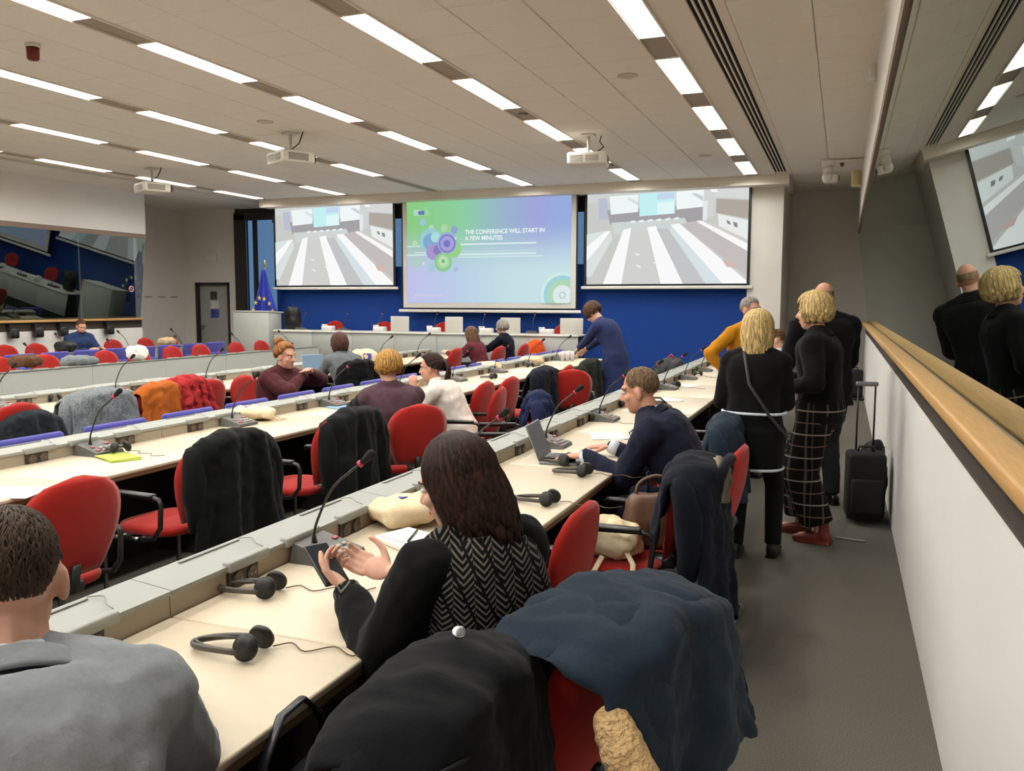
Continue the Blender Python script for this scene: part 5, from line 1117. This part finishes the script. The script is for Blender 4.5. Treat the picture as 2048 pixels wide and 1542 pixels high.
# small things lying on the far left seats
for x, y, z, r, m, lb in ((-11.6, 10.15, .845, (.16, .14, .08), M_black, 'Black bag on the far desk divider by the blue-jacketed person'), (-9.3, 7.55, .845, (.18, .16, .07), mat('brown_fur', '#5a3a24', .95, bump=(60, 1, .02)), 'Brown fur coat at the left edge on the grey divider'), (-9.02, 9.05, .84, (.07, .18, .10), M_paper, 'White paper bag on the grey divider'), (-11.55, 12.3, .845, (.12, .16, .07), mat('beige_bag', '#b09a78', .8), 'Beige bag on the far desk divider'), (-9.25, 8.3, .80, (.16, .26, .07), C_tweed, 'Grey scarf thrown over the grey divider')):
    t = empty('soft_bag', (x, y, z), 0, lb, 'bag'); lump(m, (0, 0, 0), r, 3, (.09, .06), parent=t)

# ================================================================ ceiling things
M_proj = mat('projector_white', '#d8d2c6', .5); M_vent = mat('vent_grey', '#8a8378', .7)
def projector(x, y, rz, label):
    t = empty('projector', (x, y, CZ), R(rz), label, 'projector', 'ceiling projectors')
    o = MB(); o.rbox((0, 0, -.33), (.52, .44, .16), .03, 3); o.build('body', M_proj, t)
    for s, M_ in ((-1, None), (1, None)):
        for k in range(2):
            o = MB(); o.bb((-.22+.2*k, s*.219-.004, -.38), (-.05+.2*k, s*.219+.004, -.29)); v = o.build('vent', M_vent, t)
            for q in range(5): o = MB(); o.bb((-.22+.2*k, s*.226-.003, -.375+.019*q), (-.05+.2*k, s*.226+.003, -.369+.019*q)); o.build('slat', M_proj, v)
    for s in (-1, 1): o = MB(); o.bb((s*.258-.004, -.16, -.38), (s*.258+.004, .12, -.29)); o.build('vent', M_vent, t)
    o = MB(); o.tube([(.13, .21, -.33), (.13, .27, -.33), (.13, .275, -.33)], [.06, .055, .04], 16); o.build('lens', M_arm, t)
    o = MB(); o.tube([(0, 0, 0), (0, 0, -.27)], .022, 10); o.rbox((0, 0, -.012), (.18, .18, .02), .004, 1); o.rbox((0, 0, -.26), (.3, .22, .015), .004, 1); o.build('ceiling_mount', M_proj, t)
    o = MB(); o.tube([(.16, .1, 0), (.14, .08, -.08), (.2, .02, -.16), (.1, -.06, -.25)], .008, 6); o.build('cable', M_arm, t)
projector(-6.85, 9.62, -28, 'Middle ceiling projector'); projector(-10.8, 11.3, -28, 'Ceiling projector farthest left'); projector(-3.22, 11.1, 10, 'Ceiling projector in front of the central screen, rightmost')
for lb, o_ in (('Middle white projector hanging from the ceiling', 'projector'), ('White ceiling projector nearest the left booth', 'projector.001'), ('White ceiling projector nearest the right-hand glass', 'projector.002')): bpy.data.objects[o_]['label'] = lb
q = atz(65, 88, CZ); t = empty('fire_sounder', (q.x, q.y, CZ), 0, 'Dark red fire sounder on the ceiling at upper left', 'alarm')
o = MB(); o.tube([(0, 0, 0), (0, 0, -.03)], .06, 20); o.build('base', M_proj, t); o = MB(); o.tube([(0, 0, -.03), (0, 0, -.12), (0, 0, -.135)], [.052, .05, .04], 20); o.build('horn', mat('alarm_red', '#6a1513', .5), t)
for u, v, lb in ((1255, 151, 'Round flush ceiling speaker near the right light strip'), (1410, 311, 'Small round ceiling speaker farther along the right light strip'), (530, 243, 'Round ceiling speaker beside the middle projector')):
    q = atz(u, v, CZ); o = MB(); o.tube([(q.x, q.y, CZ+.001), (q.x, q.y, CZ-.008), (q.x, q.y, CZ-.010)], [.10, .10, .09], 24); tag(o.build('ceiling_speaker', mat('speaker_grille', '#cabfae', .8)), lb, 'speaker')
for u, v, lb in ((1040, 229, 'Small dark spotlight in the second light strip'), (1222, 331, 'Small dark spotlight in the second light strip near the front')):
    q = atz(u, v, CZ); o = MB(); o.tube([(SX[1], q.y, CZ+.01), (SX[1], q.y, CZ-.004), (SX[1], q.y, CZ-.006)], [.06, .06, .04], 18); tag(o.build('spotlight', mat('spot_brown', '#6d6257', .5)), lb, 'spotlight')
# dome camera, bracket and sensor by the right-hand soffit
t = empty('pan_tilt_camera', (-.30, 14.3, CZ), 0, 'White dome camera on a bracket near the right-hand soffit', 'camera')
o = MB(); o.tube([(0, 0, -.005), (0, 0, -.04), (0, 0, -.10)], [.10, .10, .085], 18); o.tube([(0, 0, -.09), (0, 0, -.22)], .075, 18); o.build('housing', M_whiteplastic, t)
o = MB(); o.cap((0, -.05, -.28), (0, .03, -.28), .085, .085, 16); o.rbox((.05, -.03, -.29), (.20, .13, .13), .03, 2); o.build('head', M_whiteplastic, t)
o = MB(); o.tube([(.16, -.03, -.29), (.17, -.03, -.29)], .04, 14); o.build('lens', M_arm, t)
o = MB(); o.rbox((.27, 0, -.035), (.46, .10, .05), .01, 2); o.build('bracket', M_whiteplastic, t); o = MB(); o.cap((.20, -.03, -.085), (.20, -.03, -.09), .03, .03, 12); o.build('sensor_eye', M_arm, t)
t = empty('wall_loudspeaker', (.115, 14.2, 3.53), 0, 'Cream loudspeaker fixed to the right-hand soffit', 'speaker'); o = MB(); o.rbox((0, 0, 0), (.15, .14, .25), .03, 3); o.build('cabinet', mat('cream_speaker', '#c9b88e', .6), t); o = MB(); o.rbox((0, -.072, 0), (.11, .008, .20), .003, 1); o.build('grille', mat('cream_grille', '#b3a37c', .8), t)
t = empty('motion_sensor', (.165, 8.6, 3.72), 0, 'Small white sensor box high on the right-hand soffit', 'sensor'); o = MB(); o.rbox((0, 0, 0), (.07, .14, .14), .015, 2); o.build('box', M_whiteplastic, t); o = MB(); o.rbox((-.04, -.02, -.03), (.03, .08, .05), .01, 2); o.build('window', mat('sensor_window', '#cfd6d8', .3), t)
# black lamps under the rail of the left booth
for i, (u, v) in enumerate(((20, 655), (70, 655), (120, 655), (213, 653))):
    q = atx(u, v, mir(.36)); t = empty('rail_speaker', (mir(.39), q.y, 1.12), 0, '%s black speaker from the left under the oak rail of the left booth' % ORD[i].capitalize(), 'speaker', 'black speakers under the left rail')
    o = MB(); o.bb((0, -.05, .02), (.09, .05, .11)); o.build('bracket', M_arm, t); o = MB(); o.rbox((.10, 0, -.04), (.13, .17, .19), .03, 2); o.build('cabinet', M_arm, t); o = MB(); o.tube([(.16, 0, -.04), (.172, 0, -.04)], [.06, .05], 14); o.build('cone', mat('cone_dark', '#2a2a2a', .8), t)
o = MB(); q = atz(1700, 1080, 0); o.rbox((q.x, q.y, .006), (.20, .03, .010), .004, 1, Matrix.Rotation(R(-12), 3, 'Z')); tag(o.build('cable_strip', mat('strip_white', '#8f8a82', .6)), 'Short pale cable strip on the carpet beside the suitcase', 'cable')
